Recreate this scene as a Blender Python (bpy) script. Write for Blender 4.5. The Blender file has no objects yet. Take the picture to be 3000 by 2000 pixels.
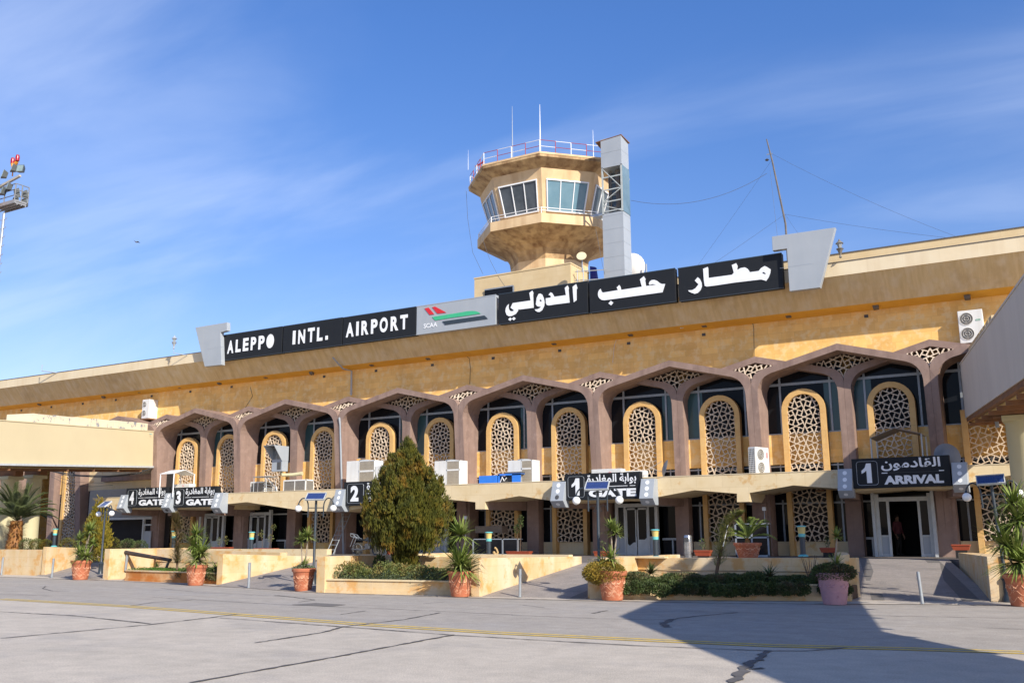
import bpy, math, random
from mathutils import Vector, Matrix
R=math.radians
random.seed(7)
S=bpy.context.scene
COL=S.collection
# ------------------------------------------------------------------ camera
CAM=Vector((8.574,-43.612,1.65)); FPX=2799.
YAW,PIT,ROL=R(30.08),R(11.594),R(-0.279)
FW=Vector((-math.sin(YAW)*math.cos(PIT),math.cos(YAW)*math.cos(PIT),math.sin(PIT)))
_r=Vector((math.cos(YAW),math.sin(YAW),0)); _u=_r.cross(FW)
RT=_r*math.cos(ROL)+_u*math.sin(ROL); UP=-_r*math.sin(ROL)+_u*math.cos(ROL)
cd=bpy.data.cameras.new('camera'); cam=bpy.data.objects.new('camera',cd); COL.objects.link(cam)
cam.matrix_world=Matrix(((RT.x,UP.x,-FW.x,CAM.x),(RT.y,UP.y,-FW.y,CAM.y),(RT.z,UP.z,-FW.z,CAM.z),(0,0,0,1)))
cd.sensor_width=36; cd.lens=FPX/3000*36; cd.clip_end=3000; cd.clip_start=.1
S.camera=cam
# ------------------------------------------------------------------ sun and sky
SUN=Vector((1.83,-1.0,1.30)).normalized()
ld=bpy.data.lights.new('sun','SUN'); ld.energy=5.0; ld.angle=R(.5); ld.color=(1,.93,.82)
sun=bpy.data.objects.new('sun',ld); COL.objects.link(sun); sun.rotation_euler=SUN.to_track_quat('Z','Y').to_euler(); sun.location=(0,0,60)
W=bpy.data.worlds.new('World'); S.world=W; W.use_nodes=True
nt=W.node_tree; nt.nodes.clear(); N=nt.nodes.new; L=nt.links.new
out=N('ShaderNodeOutputWorld'); bg=N('ShaderNodeBackground'); bg.inputs[1].default_value=.105
sk=N('ShaderNodeTexSky'); sk.sky_type='NISHITA'; sk.sun_disc=False
sk.sun_elevation=math.asin(SUN.z); sk.sun_rotation=math.atan2(SUN.x,SUN.y)
sk.air_density=1.0; sk.dust_density=.35; sk.ozone_density=3.2
hs=N('ShaderNodeHueSaturation'); hs.inputs['Saturation'].default_value=1.1; hs.inputs['Value'].default_value=1.0
L(sk.outputs[0],hs.inputs['Color'])
tint=N('ShaderNodeMix'); tint.data_type='RGBA'; tint.blend_type='MULTIPLY'; tint.inputs[0].default_value=1; L(hs.outputs[0],tint.inputs[6]); 
tz=N('ShaderNodeTexCoord'); tsz=N('ShaderNodeSeparateXYZ'); L(tz.outputs['Generated'],tsz.inputs[0]); tmr=N('ShaderNodeMapRange'); tmr.inputs[1].default_value=.02; tmr.inputs[2].default_value=.5; L(tsz.outputs[2],tmr.inputs[0])
tmx=N('ShaderNodeMix'); tmx.data_type='RGBA'; tmx.inputs[6].default_value=(1.27,1.02,1.06,1); tmx.inputs[7].default_value=(.90,1.09,1.45,1); L(tmr.outputs[0],tmx.inputs[0]); L(tmx.outputs[2],tint.inputs[7])
tc=N('ShaderNodeTexCoord'); sx=N('ShaderNodeSeparateXYZ'); L(tc.outputs['Generated'],sx.inputs[0])
az=N('ShaderNodeMath'); az.operation='ADD'; az.inputs[1].default_value=.22; L(sx.outputs[2],az.inputs[0])
dx=N('ShaderNodeMath'); dx.operation='DIVIDE'; L(sx.outputs[0],dx.inputs[0]); L(az.outputs[0],dx.inputs[1])
dy=N('ShaderNodeMath'); dy.operation='DIVIDE'; L(sx.outputs[1],dy.inputs[0]); L(az.outputs[0],dy.inputs[1])
cx=N('ShaderNodeCombineXYZ'); L(dx.outputs[0],cx.inputs[0]); L(dy.outputs[0],cx.inputs[1])
mp=N('ShaderNodeMapping'); mp.inputs['Rotation'].default_value=(0,0,R(-38)); mp.inputs['Scale'].default_value=(.6,1.7,1); mp.inputs['Location'].default_value=(2.1,1.7,0)
L(cx.outputs[0],mp.inputs[0])
n1=N('ShaderNodeTexNoise'); n1.inputs['Scale'].default_value=1.5; n1.inputs['Detail'].default_value=12; n1.inputs['Roughness'].default_value=.52; n1.inputs['Distortion'].default_value=.55
L(mp.outputs[0],n1.inputs['Vector'])
n2=N('ShaderNodeTexNoise'); n2.inputs['Scale'].default_value=.5; n2.inputs['Detail'].default_value=3; L(cx.outputs[0],n2.inputs['Vector'])
mm=N('ShaderNodeMath'); mm.operation='MULTIPLY'; L(n1.outputs[0],mm.inputs[0]); L(n2.outputs[0],mm.inputs[1])
rp=N('ShaderNodeMapRange'); rp.interpolation_type='SMOOTHSTEP'; rp.inputs[1].default_value=.215; rp.inputs[2].default_value=.46; rp.inputs[3].default_value=0; rp.inputs[4].default_value=.36
L(mm.outputs[0],rp.inputs[0])
mx=N('ShaderNodeMix'); mx.data_type='RGBA'; L(rp.outputs[0],mx.inputs[0]); L(tint.outputs[2],mx.inputs[6]); mx.inputs[7].default_value=(6.6,7.4,9.2,1)
L(mx.outputs[2],bg.inputs[0]); L(bg.outputs[0],out.inputs[0])
S.view_settings.view_transform='Standard'; S.view_settings.look='None'; S.view_settings.gamma=1; S.view_settings.exposure=.42
# ------------------------------------------------------------------ helpers
def G(u,v,x=None,y=None,z=None):
    """point of the place seen at photo pixel (u,v), on the plane x=, y= or z="""
    d=FW+RT*((u-1500)/FPX)-UP*((v-1000)/FPX)
    i,val=(0,x) if x is not None else (1,y) if y is not None else (2,z)
    return CAM+d*((val-CAM[i])/d[i])
MATS={}
def mat(name,col,col2=None,rough=.8,scale=3.,detail=6,metal=0.,bump=.0,bscale=40,streak=None,spots=None,brick=None,stretch=(1,1,1),spec=.5,wear=None,contrast=(.3,.7),emit=0,speck=0):
    """procedural principled: two tones by noise, optional brick courses, vertical stains and speckle"""
    if name in MATS: return MATS[name]
    m=bpy.data.materials.new(name); m.use_nodes=True; t=m.node_tree; n=t.nodes; l=t.links
    b=n['Principled BSDF']; b.inputs['Roughness'].default_value=rough; b.inputs['Metallic'].default_value=metal
    b.inputs['Specular IOR Level'].default_value=spec
    if len(col)==3: col=(*col,1)
    if col2 is None: col2=tuple(c*.88 for c in col[:3])
    if len(col2)==3: col2=(*col2,1)
    tc=n.new('ShaderNodeTexCoord'); mp=n.new('ShaderNodeMapping'); mp.inputs['Scale'].default_value=stretch
    l.new(tc.outputs['Object'],mp.inputs[0]); V=mp.outputs[0]
    no=n.new('ShaderNodeTexNoise'); no.inputs['Scale'].default_value=scale; no.inputs['Detail'].default_value=detail; no.inputs['Roughness'].default_value=.6
    l.new(V,no.inputs['Vector'])
    rg=n.new('ShaderNodeMapRange'); rg.inputs[1].default_value=contrast[0]; rg.inputs[2].default_value=contrast[1]; l.new(no.outputs[0],rg.inputs[0])
    mx=n.new('ShaderNodeMix'); mx.data_type='RGBA'; l.new(rg.outputs[0],mx.inputs[0]); mx.inputs[6].default_value=col; mx.inputs[7].default_value=col2
    C=mx.outputs[2]
    def mix(fac,cc,mode='MIX'):
        nonlocal C
        q=n.new('ShaderNodeMix'); q.data_type='RGBA'; q.blend_type=mode
        if isinstance(fac,float): q.inputs[0].default_value=fac
        else: l.new(fac,q.inputs[0])
        l.new(C,q.inputs[6])
        if isinstance(cc,tuple): q.inputs[7].default_value=(*cc[:3],1)
        else: l.new(cc,q.inputs[7])
        C=q.outputs[2]
    if brick:
        # brick=(width,height,mortar colour,strength, 'xz'|'yz'|'xy', variation)
        w,h,mc,st,ax,var=brick
        s=n.new('ShaderNodeSeparateXYZ'); l.new(tc.outputs['Object'],s.inputs[0])
        c=n.new('ShaderNodeCombineXYZ')
        if ax=='xz':
            ad=n.new('ShaderNodeMath'); ad.operation='ADD'; l.new(s.outputs[0],ad.inputs[0]); l.new(s.outputs[1],ad.inputs[1]); l.new(ad.outputs[0],c.inputs[0]); l.new(s.outputs[2],c.inputs[1])
        else: l.new(s.outputs[0],c.inputs[0]); l.new(s.outputs[1],c.inputs[1])
        bt=n.new('ShaderNodeTexBrick'); bt.inputs['Scale'].default_value=1; bt.inputs['Brick Width'].default_value=w; bt.inputs['Row Height'].default_value=h
        bt.inputs['Mortar Size'].default_value=.006; bt.inputs['Mortar Smooth'].default_value=.4; bt.inputs['Bias'].default_value=0
        bt.offset=.37; bt.offset_frequency=2; bt.squash=.72; bt.squash_frequency=3
        bt.inputs['Color1'].default_value=(1-var,1-var*1.25,1-var*1.6,1); bt.inputs['Color2'].default_value=(1+var*.5,1+var*.5,1+var*.4,1); bt.inputs['Mortar'].default_value=(*mc,1)
        l.new(c.outputs[0],bt.inputs['Vector'])
        mix(st,bt.outputs['Color'],'MULTIPLY')
    if streak:
        # streak=(colour, strength, scale)
        sc,ss,sz=streak
        mp2=n.new('ShaderNodeMapping'); mp2.inputs['Scale'].default_value=(sz,sz,sz*.07); l.new(tc.outputs['Object'],mp2.inputs[0])
        n3=n.new('ShaderNodeTexNoise'); n3.inputs['Scale'].default_value=1; n3.inputs['Detail'].default_value=5; l.new(mp2.outputs[0],n3.inputs['Vector'])
        r3=n.new('ShaderNodeMapRange'); r3.inputs[1].default_value=.46; r3.inputs[2].default_value=.72; r3.inputs[4].default_value=ss; l.new(n3.outputs[0],r3.inputs[0])
        mix(r3.outputs[0],sc)
    if spots:
        sc,ss,sz,lo,hi=spots
        n4=n.new('ShaderNodeTexNoise'); n4.inputs['Scale'].default_value=sz; n4.inputs['Detail'].default_value=7; n4.inputs['Roughness'].default_value=.65; l.new(tc.outputs['Object'],n4.inputs['Vector'])
        r4=n.new('ShaderNodeMapRange'); r4.inputs[1].default_value=lo; r4.inputs[2].default_value=hi; r4.inputs[4].default_value=ss; l.new(n4.outputs[0],r4.inputs[0])
        mix(r4.outputs[0],sc)
    if speck:
        n5=n.new('ShaderNodeTexNoise'); n5.inputs['Scale'].default_value=38; n5.inputs['Detail'].default_value=3; l.new(tc.outputs['Object'],n5.inputs['Vector'])
        r5=n.new('ShaderNodeMapRange'); r5.inputs[1].default_value=.3; r5.inputs[2].default_value=.7; r5.inputs[3].default_value=1-speck; r5.inputs[4].default_value=1+speck*.6; l.new(n5.outputs[0],r5.inputs[0])
        n6=n.new('ShaderNodeTexNoise'); n6.inputs['Scale'].default_value=2.2; n6.inputs['Detail'].default_value=8; n6.inputs['Roughness'].default_value=.7; l.new(tc.outputs['Object'],n6.inputs['Vector'])
        r6=n.new('ShaderNodeMapRange'); r6.inputs[1].default_value=.3; r6.inputs[2].default_value=.7; r6.inputs[3].default_value=1-speck*.8; r6.inputs[4].default_value=1+speck*.5; l.new(n6.outputs[0],r6.inputs[0])
        q5=n.new('ShaderNodeMath'); q5.operation='MULTIPLY'; l.new(r5.outputs[0],q5.inputs[0]); l.new(r6.outputs[0],q5.inputs[1])
        c5=n.new('ShaderNodeCombineColor'); [l.new(q5.outputs[0],c5.inputs[k]) for k in range(3)]
        mix(1.0,c5.outputs[0],'MULTIPLY')
    l.new(C,b.inputs['Base Color'])
    if bump:
        nb=n.new('ShaderNodeTexNoise'); nb.inputs['Scale'].default_value=bscale; nb.inputs['Detail'].default_value=5; l.new(tc.outputs['Object'],nb.inputs['Vector'])
        bp=n.new('ShaderNodeBump'); bp.inputs['Strength'].default_value=bump; bp.inputs['Distance'].default_value=.02; l.new(nb.outputs[0],bp.inputs['Height']); l.new(bp.outputs[0],b.inputs['Normal'])
    if emit: b.inputs['Emission Color'].default_value=col; b.inputs['Emission Strength'].default_value=emit
    MATS[name]=m; return m
def leafmat(name,a,b_,c_,scale=6.):
    m=mat(name,a,b_,rough=.6,scale=scale,detail=4,spots=(c_,.85,scale*.45,.5,.66),contrast=(.38,.62),spec=.25)
    b=m.node_tree.nodes['Principled BSDF']
    b.inputs['Subsurface Weight'].default_value=0
    return m
class MB:
    def __init__(s): s.v=[]; s.f=[]
    def add(s,vs,fs):
        o=len(s.v); s.v+=[tuple(p) for p in vs]; s.f+=[tuple(i+o for i in f) for f in fs]; return s
    def hexa(s,b,t):
        return s.add(list(b)+list(t),[(3,2,1,0),(4,5,6,7),(0,1,5,4),(1,2,6,5),(2,3,7,6),(3,0,4,7)])
    def box(s,x0,x1,y0,y1,z0,z1):
        return s.hexa([(x0,y0,z0),(x1,y0,z0),(x1,y1,z0),(x0,y1,z0)],[(x0,y0,z1),(x1,y0,z1),(x1,y1,z1),(x0,y1,z1)])
    def prism(s,p,y0,y1):   # polygon in xz (any winding) between y0 and y1
        a=sum(p[i][0]*p[(i+1)%len(p)][1]-p[(i+1)%len(p)][0]*p[i][1] for i in range(len(p)))
        if a<0: p=p[::-1]
        n=len(p)
        return s.add([(x,y0,z) for x,z in p]+[(x,y1,z) for x,z in p],[tuple(range(n)),tuple(range(2*n-1,n-1,-1))]+[(i,i+n,(i+1)%n+n,(i+1)%n) for i in range(n)])
    def slab(s,p,z0,z1):    # polygon in xy between z0 and z1 ; z1 may be a list
        a=sum(p[i][0]*p[(i+1)%len(p)][1]-p[(i+1)%len(p)][0]*p[i][1] for i in range(len(p)))
        zt=z1 if isinstance(z1,(list,tuple)) else [z1]*len(p)
        if a<0: p=p[::-1]; zt=zt[::-1]
        n=len(p)
        return s.add([(q[0],q[1],z0) for q in p]+[(q[0],q[1],z) for q,z in zip(p,zt)],[tuple(range(n-1,-1,-1)),tuple(range(n,2*n))]+[(i,(i+1)%n,(i+1)%n+n,i+n) for i in range(n)])
    def tube(s,pts,r,n=8,cap=True):
        pts=[Vector(p) for p in pts]; m=len(pts); rr=r if isinstance(r,(list,tuple)) else [r]*m
        o=len(s.v); prev=None
        for i,p in enumerate(pts):
            d=(pts[min(i+1,m-1)]-pts[max(i-1,0)]).normalized()
            a=prev if prev is not None else (Vector((0,0,1)) if abs(d.z)<.9 else Vector((1,0,0)))
            a=(a-d*a.dot(d)).normalized(); prev=a; b=d.cross(a)
            for k in range(n):
                t=2*math.pi*k/n; s.v.append(tuple(p+(a*math.cos(t)+b*math.sin(t))*rr[i]))
        for i in range(m-1):
            for k in range(n): s.f.append((o+i*n+k,o+i*n+(k+1)%n,o+(i+1)*n+(k+1)%n,o+(i+1)*n+k))
        if cap: s.f.append(tuple(o+k for k in range(n-1,-1,-1))); s.f.append(tuple(o+(m-1)*n+k for k in range(n)))
        return s
    def bar(s,p,q,w,h,up=(0,0,1)):
        p,q=Vector(p),Vector(q); d=(q-p).normalized(); a=d.cross(Vector(up))
        if a.length<1e-4: a=d.cross(Vector((1,0,0)))
        a=a.normalized()*w/2; b=a.normalized().cross(d)*h/2
        return s.hexa([p-a-b,p+a-b,p+a+b,p-a+b],[q-a-b,q+a-b,q+a+b,q-a+b])
    def lathe(s,pr,c=(0,0,0),n=24,axis='z',sq=0):
        o=len(s.v); m=len(pr)
        for r,z in pr:
            for k in range(n):
                t=2*math.pi*(k+.5)/n
                x,y=r*math.cos(t),r*math.sin(t)
                s.v.append((c[0]+x,c[1]+y,c[2]+z) if axis=='z' else (c[0]+x,c[1]+z,c[2]+y) if axis=='y' else (c[0]+z,c[1]+x,c[2]+y))
        for i in range(m-1):
            for k in range(n): s.f.append((o+i*n+k,o+i*n+(k+1)%n,o+(i+1)*n+(k+1)%n,o+(i+1)*n+k))
        s.f.append(tuple(o+k for k in range(n-1,-1,-1))); s.f.append(tuple(o+(m-1)*n+k for k in range(n)))
        return s
    def sphere(s,c,r,n=14,m=9,sc=(1,1,1)):
        return s.lathe([(max(1e-3,r*math.sin(math.pi*i/m)),-r*math.cos(math.pi*i/m)*sc[2]) for i in range(m+1)],c,n)
    def build(s,name,m,parent=None,w=True,smooth=False,bevel=0,mats=None):
        me=bpy.data.meshes.new(name); vs=s.v
        if parent is not None and w:
            r=parent
            while r.parent: r=r.parent
            l=r.location; vs=[(a-l[0],b-l[1],c-l[2]) for a,b,c in vs]
        me.from_pydata(vs,[],s.f); me.update()
        if m: me.materials.append(m)
        o=bpy.data.objects.new(name,me); COL.objects.link(o)
        if parent is not None: o.parent=parent
        if smooth:
            for p in me.polygons: p.use_smooth=True
            me.set_sharp_from_angle(angle=R(40))
        if bevel:
            b=o.modifiers.new('bevel','BEVEL'); b.width=bevel; b.segments=2; b.limit_method='ANGLE'; b.angle_limit=R(40)
        return o
def tag(o,label=None,cat=None,group=None,kind=None):
    if label: o['label']=label
    if cat: o['category']=cat
    if group: o['group']=group
    if kind: o['kind']=kind
    return o
def thing(name,label,cat,loc=(0,0,0),group=None,rz=0):
    o=bpy.data.objects.new(name,None); COL.objects.link(o); o.location=loc; o.rotation_euler=(0,0,rz); o.empty_display_size=.3
    return tag(o,label,cat,group)
def dup(o,parent=None):
    c=o.copy(); COL.objects.link(c); c.parent=parent
    for ch in list(o.children): dup(ch,c)
    return c
def place(o,loc,rz=0,label=None,sc=1):
    o.location=loc; o.rotation_euler=(0,0,rz); o.scale=(sc,sc,sc)
    if label: o['label']=label
    return o
def struct(mb,name,m,**k): return tag(mb.build(name,m,**k),kind='structure')
def glyphs(body,offset=.02,res=4,depth=0):
    c=bpy.data.curves.new('t','FONT'); c.body=body; c.offset=offset; c.resolution_u=res
    m2=MATS['white_sign_letter']; c.materials.append(m2); c.materials.append(m2)
    for i_,bf in enumerate(c.body_format): bf.material_index=i_%2
    o=bpy.data.objects.new('t',c); COL.objects.link(o)
    dg=bpy.context.evaluated_depsgraph_get(); me=bpy.data.meshes.new_from_object(o.evaluated_get(dg))
    vs=[tuple(v.co) for v in me.vertices]; fs=[tuple(p.vertices) for p in me.polygons]
    bpy.data.objects.remove(o); bpy.data.curves.remove(c); bpy.data.meshes.remove(me)
    return vs,fs
def textrect(mb,body,x0,x1,z0,z1,y,offset=.02,slant=0):
    """letters filling the rectangle x0..x1 z0..z1 on the plane y (facing -y)"""
    vs,fs=glyphs(body,offset)
    ax=min(v[0] for v in vs); bx=max(v[0] for v in vs); ay=min(v[1] for v in vs); by=max(v[1] for v in vs)
    mb.add([(x0+(v[0]-ax)/(bx-ax)*(x1-x0),y,z0+(v[1]-ay)/(by-ay)*(z1-z0)) for v in vs],fs)
def flat(mb,pix,y,th=.02):   # traced outline of a flat letter, on its board's plane, with thickness
    p=[G(u,v,y=y) for u,v in pix]; mb.prism([(a.x,a.z) for a in p],y-th,y)
def rnd(a,b): return random.uniform(a,b)
# ------------------------------------------------------------------ materials
STONE=mat('honey_stone_cladding',(.88,.56,.185),(.80,.48,.135),rough=.75,scale=1.6,brick=(.85,.34,(.60,.53,.45),.6,'xz',.20),spots=((.82,.62,.32),.6,2.3,.5,.60),streak=((.50,.28,.10),.25,1.6),bump=.15)
STONE2=mat('honey_stone_frame',(.66,.425,.165),(.60,.35,.12),rough=.7,scale=2.5,brick=(5,.8,(.6,.55,.5),.6,'xz',.08),bump=.08)
CREAM=mat('cream_stone_slab',(.72,.59,.37),(.65,.51,.29),rough=.75,scale=1.4,brick=(1.2,3.,(.62,.55,.46),.55,'xz',.06),spots=((.55,.30,.08),.75,1.6,.57,.68),bump=.1)
FASC=mat('cream_fascia_render',(.70,.60,.42),(.65,.53,.34),rough=.8,scale=.9,brick=(1.5,3.,(.8,.76,.7),.5,'xz',.05),streak=((.5,.36,.2),.3,2.),bump=.1)
SOFF=mat('stained_concrete_soffit',(.70,.52,.27),(.58,.41,.19),rough=.85,scale=3.2,stretch=(2.2,.2,.2),streak=((.70,.57,.37),.7,2.2),brick=(1.9,9,(.75,.7,.62),.5,'xz',.06),spots=((.40,.26,.13),.4,.9,.5,.68),bump=.15)
OCHRE=mat('ochre_painted_soffit',(.80,.45,.05),(.68,.35,.04),rough=.7,scale=1.2)
PINK=mat('dusty_pink_plaster',(.29,.198,.158),(.235,.158,.125),rough=.85,scale=1.8,streak=((.15,.095,.078),.6,2.4),spots=((.36,.25,.205),.5,2.3,.52,.68),bump=.12,bscale=22)
LATT=mat('pale_concrete_lattice',(.64,.53,.40),(.50,.39,.28),rough=.85,scale=2.2,spots=((.36,.27,.18),.45,1.1,.5,.68),bump=.2)
GLASS=mat('dark_window_glass',(.008,.009,.011),(.014,.015,.018),rough=.05,scale=.7,spec=.12)
TEAL=mat('teal_window_film',(.035,.085,.088),(.028,.065,.07),rough=.2,scale=.8)
ALU=mat('grey_aluminium_frame',(.33,.36,.38),(.26,.28,.30),rough=.45,metal=.3,scale=5)
LALU=mat('pale_door_frame',(.50,.53,.53),(.42,.44,.44),rough=.5,scale=4,streak=((.3,.3,.28),.3,6))
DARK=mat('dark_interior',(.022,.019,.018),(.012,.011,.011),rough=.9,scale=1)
BLACK=mat('black_sign_sheet',(.014,.016,.019),(.016,.018,.021),rough=.55,scale=1.5,spots=((.04,.042,.045),.4,2.5,.6,.8),spec=.2)
WHITE=mat('white_sign_letter',(.80,.82,.83),(.72,.74,.75),rough=.5,scale=2)
GREYW=mat('silver_grey_sheet',(.35,.38,.405),(.31,.34,.365),rough=.45,scale=.8,streak=((.40,.42,.43),.3,2.),spec=.6)
RED=mat('red_sign_paint',(.62,.02,.03),rough=.5); GREEN=mat('green_sign_paint',(.05,.45,.22),rough=.5); NAVY=mat('dark_slate_paint',(.03,.045,.06),rough=.5)
CONC=mat('apron_concrete',(.53,.465,.38),(.455,.40,.325),rough=.9,scale=.35,detail=10,spots=((.33,.30,.27),.55,.5,.52,.70),speck=.2,bump=.5,bscale=45)
ROADM=mat('worn_asphalt_lane',(.40,.355,.30),(.33,.295,.25),rough=.9,scale=.6,detail=10,spots=((.33,.31,.29),.6,.3,.5,.72),speck=.22,bump=.4,bscale=40,stretch=(.4,1.6,1))
RAMPM=mat('rough_ramp_paving',(.34,.30,.26),(.25,.215,.19),rough=.95,scale=18,detail=4,spots=((.16,.145,.13),.5,.8,.5,.7),speck=.2,bump=.5,bscale=60)
RAMPD=mat('dark_ramp_strip',(.12,.11,.10),(.16,.145,.13),rough=.95,scale=10,bump=.4)
YEL=mat('yellow_road_paint',(.72,.48,.06),(.50,.38,.14),rough=.8,scale=7,detail=8,contrast=(.42,.62))
TAR=mat('tar_joint',(.07,.065,.062),(.13,.12,.115),rough=.9,scale=5)
LSTONE=mat('cream_wall_block',(.66,.51,.30),(.60,.42,.20),rough=.8,scale=1.3,brick=(.95,.42,(.7,.6,.5),.5,'xz',.10),spots=((.60,.30,.07),.75,1.7,.51,.62),streak=((.72,.64,.52),.5,1.3),bump=.15)
RUST=mat('rust_stained_stone',(.62,.36,.16),(.48,.17,.03),rough=.8,scale=1.1,contrast=(.4,.55),streak=((.50,.16,.025),.8,1.2),bump=.15)
TERR=mat('terrace_tile',(.17,.145,.125),(.13,.11,.095),rough=.7,scale=2)
SOIL=mat('planter_soil',(.12,.075,.045),(.08,.05,.03),rough=1,scale=9,bump=.6)
TERRA=mat('terracotta_pot',(.50,.165,.08),(.42,.13,.06),rough=.75,scale=5,spots=((.66,.36,.22),.7,4.2,.55,.63),bump=.25)
PINKPOT=mat('pink_painted_pot',(.52,.29,.31),(.46,.25,.27),rough=.75,scale=4,bump=.1)
IVORY=mat('yellowed_bridge_panel',(.60,.51,.32),(.565,.475,.295),rough=.7,scale=.5,streak=((.60,.50,.30),.25,1.5))
BGREY=mat('grey_bridge_panel',(.64,.58,.49),(.60,.54,.455),rough=.7,scale=.6,streak=((.50,.45,.37),.35,1.2))
PEEL=mat('peeling_cream_paint',(.68,.60,.44),(.60,.53,.38),rough=.85,scale=2,spots=((.20,.22,.26),.95,2.0,.56,.60))
RUSTB=mat('rusty_beam',(.26,.12,.05),(.15,.075,.04),rough=.9,scale=3)
CORR=mat('yellowed_corrugated_sheet',(.50,.36,.15),(.42,.29,.11),rough=.7,scale=2)
COLM=mat('pale_yellow_column',(.56,.51,.31),(.51,.46,.27),rough=.7,scale=1.,streak=((.52,.46,.28),.35,1.6))
TOWER=mat('tower_render',(.68,.51,.30),(.60,.42,.225),rough=.85,scale=.8,streak=((.36,.20,.09),.55,1.6),bump=.15)
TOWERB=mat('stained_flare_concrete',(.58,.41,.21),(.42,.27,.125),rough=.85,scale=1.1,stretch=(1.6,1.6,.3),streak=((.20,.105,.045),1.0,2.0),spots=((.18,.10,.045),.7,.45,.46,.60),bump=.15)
CREAMB=mat('roof_house_stone',(.62,.49,.29),(.57,.43,.23),rough=.8,scale=1.,brick=(.8,.3,(.8,.74,.66),.5,'xz',.07),bump=.1)
STEEL=mat('galvanised_steel',(.40,.43,.45),(.32,.35,.37),rough=.4,metal=.5,scale=6)
DPOST=mat('dark_painted_steel',(.025,.035,.045),(.035,.045,.055),rough=.4,scale=5)
GLOBE=mat('opal_globe',(.85,.85,.83),(.82,.82,.80),rough=.25,scale=1)
SOLAR=mat('solar_cells',(.02,.035,.12),(.03,.05,.15),rough=.15,scale=20,brick=(.055,.055,(1.5,1.5,1.4),.9,'xy',.1),spec=.8)
ACW=mat('white_ac_casing',(.70,.70,.67),(.64,.64,.61),rough=.5,scale=2,streak=((.5,.47,.4),.25,5))
ACG=mat('ac_coil_mesh',(.20,.185,.16),(.13,.12,.105),rough=.7,scale=10)
ACD=mat('fan_dark',(.05,.05,.05),(.08,.08,.08),rough=.6)
BLUE=mat('bright_blue_casing',(.03,.20,.72),(.025,.17,.62),rough=.4,scale=2)
TEALP=mat('turquoise_paint',(.13,.50,.50),rough=.5); YGL=mat('yellowed_lamp_glass',(.62,.50,.17),(.50,.40,.14),rough=.3,scale=6)
ORANGE=mat('orange_mast_paint',(.62,.10,.02),(.55,.08,.02),rough=.5)
TROUGH=mat('red_brown_trough',(.36,.07,.025),(.30,.055,.02),rough=.6)
SHUT=mat('grey_roller_shutter',(.30,.285,.26),(.25,.24,.22),rough=.55,scale=2)
DISH=mat('grey_dish',(.22,.235,.25),(.19,.2,.21),rough=.5); DISHC=mat('cream_dish',(.66,.56,.34),rough=.5); WDISH=mat('white_dish',(.74,.72,.68),rough=.5)
BARK=mat('brown_bark',(.16,.10,.06),(.10,.065,.04),rough=.95,scale=12,bump=.6)
GOLD=mat('gilded_figurine',(.55,.38,.15),(.25,.16,.07),rough=.5,scale=14)
# foliage
F_CON=leafmat('ochre_green_conifer',(.105,.098,.012),(.045,.052,.009),(.20,.105,.014),3.6)
F_YUC=leafmat('yucca_leaf',(.20,.25,.055),(.12,.175,.035),(.32,.33,.11),5)
F_DRK=leafmat('dark_creeper_leaf',(.075,.105,.028),(.038,.058,.02),(.15,.10,.06),3.)
F_ROSE=leafmat('mottled_shrub_leaf',(.14,.15,.04),(.07,.10,.03),(.26,.15,.05),4)
F_GREY=leafmat('grey_green_leaf',(.10,.13,.07),(.07,.095,.05),(.14,.16,.09),5)
F_GRASS=leafmat('bright_groundcover',(.075,.15,.018),(.05,.11,.015),(.10,.10,.03),2)
F_OCH=leafmat('ochre_bush_leaf',(.30,.20,.03),(.21,.16,.025),(.14,.13,.02),5)
F_PALM=leafmat('palm_leaf',(.10,.125,.045),(.065,.085,.03),(.15,.17,.08),4)
F_DRY=leafmat('dry_palm_fibre',(.28,.12,.03),(.17,.075,.025),(.34,.18,.05),8)
F_WISP=leafmat('wispy_conifer_leaf',(.26,.26,.08),(.18,.19,.06),(.32,.29,.11),5)
# ================================================================== GROUND
TZ=.78
struct(MB().slab([(-400,-420),(400,-420),(400,600),(-400,600)],-.5,0),'ground',CONC)
KERB=[(-300,1680),(0,1690),(180,1696),(300,1700),(480,1708),(740,1724),(930,1737),(1130,1743),(1405,1752),(1560,1756),(1720,1760),(2170,1768),(2500,1770),(2700,1771),(2960,1774),(3300,1780)]
KP=[G(u,v,z=0) for u,v in KERB]
YL=[(0,1754),(383,1776),(765,1805),(1084,1830),(1467,1854),(1883,1874),(2265,1891),(2648,1900),(3000,1911)]
YP=[G(u,v,z=0) for u,v in YL]
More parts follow.
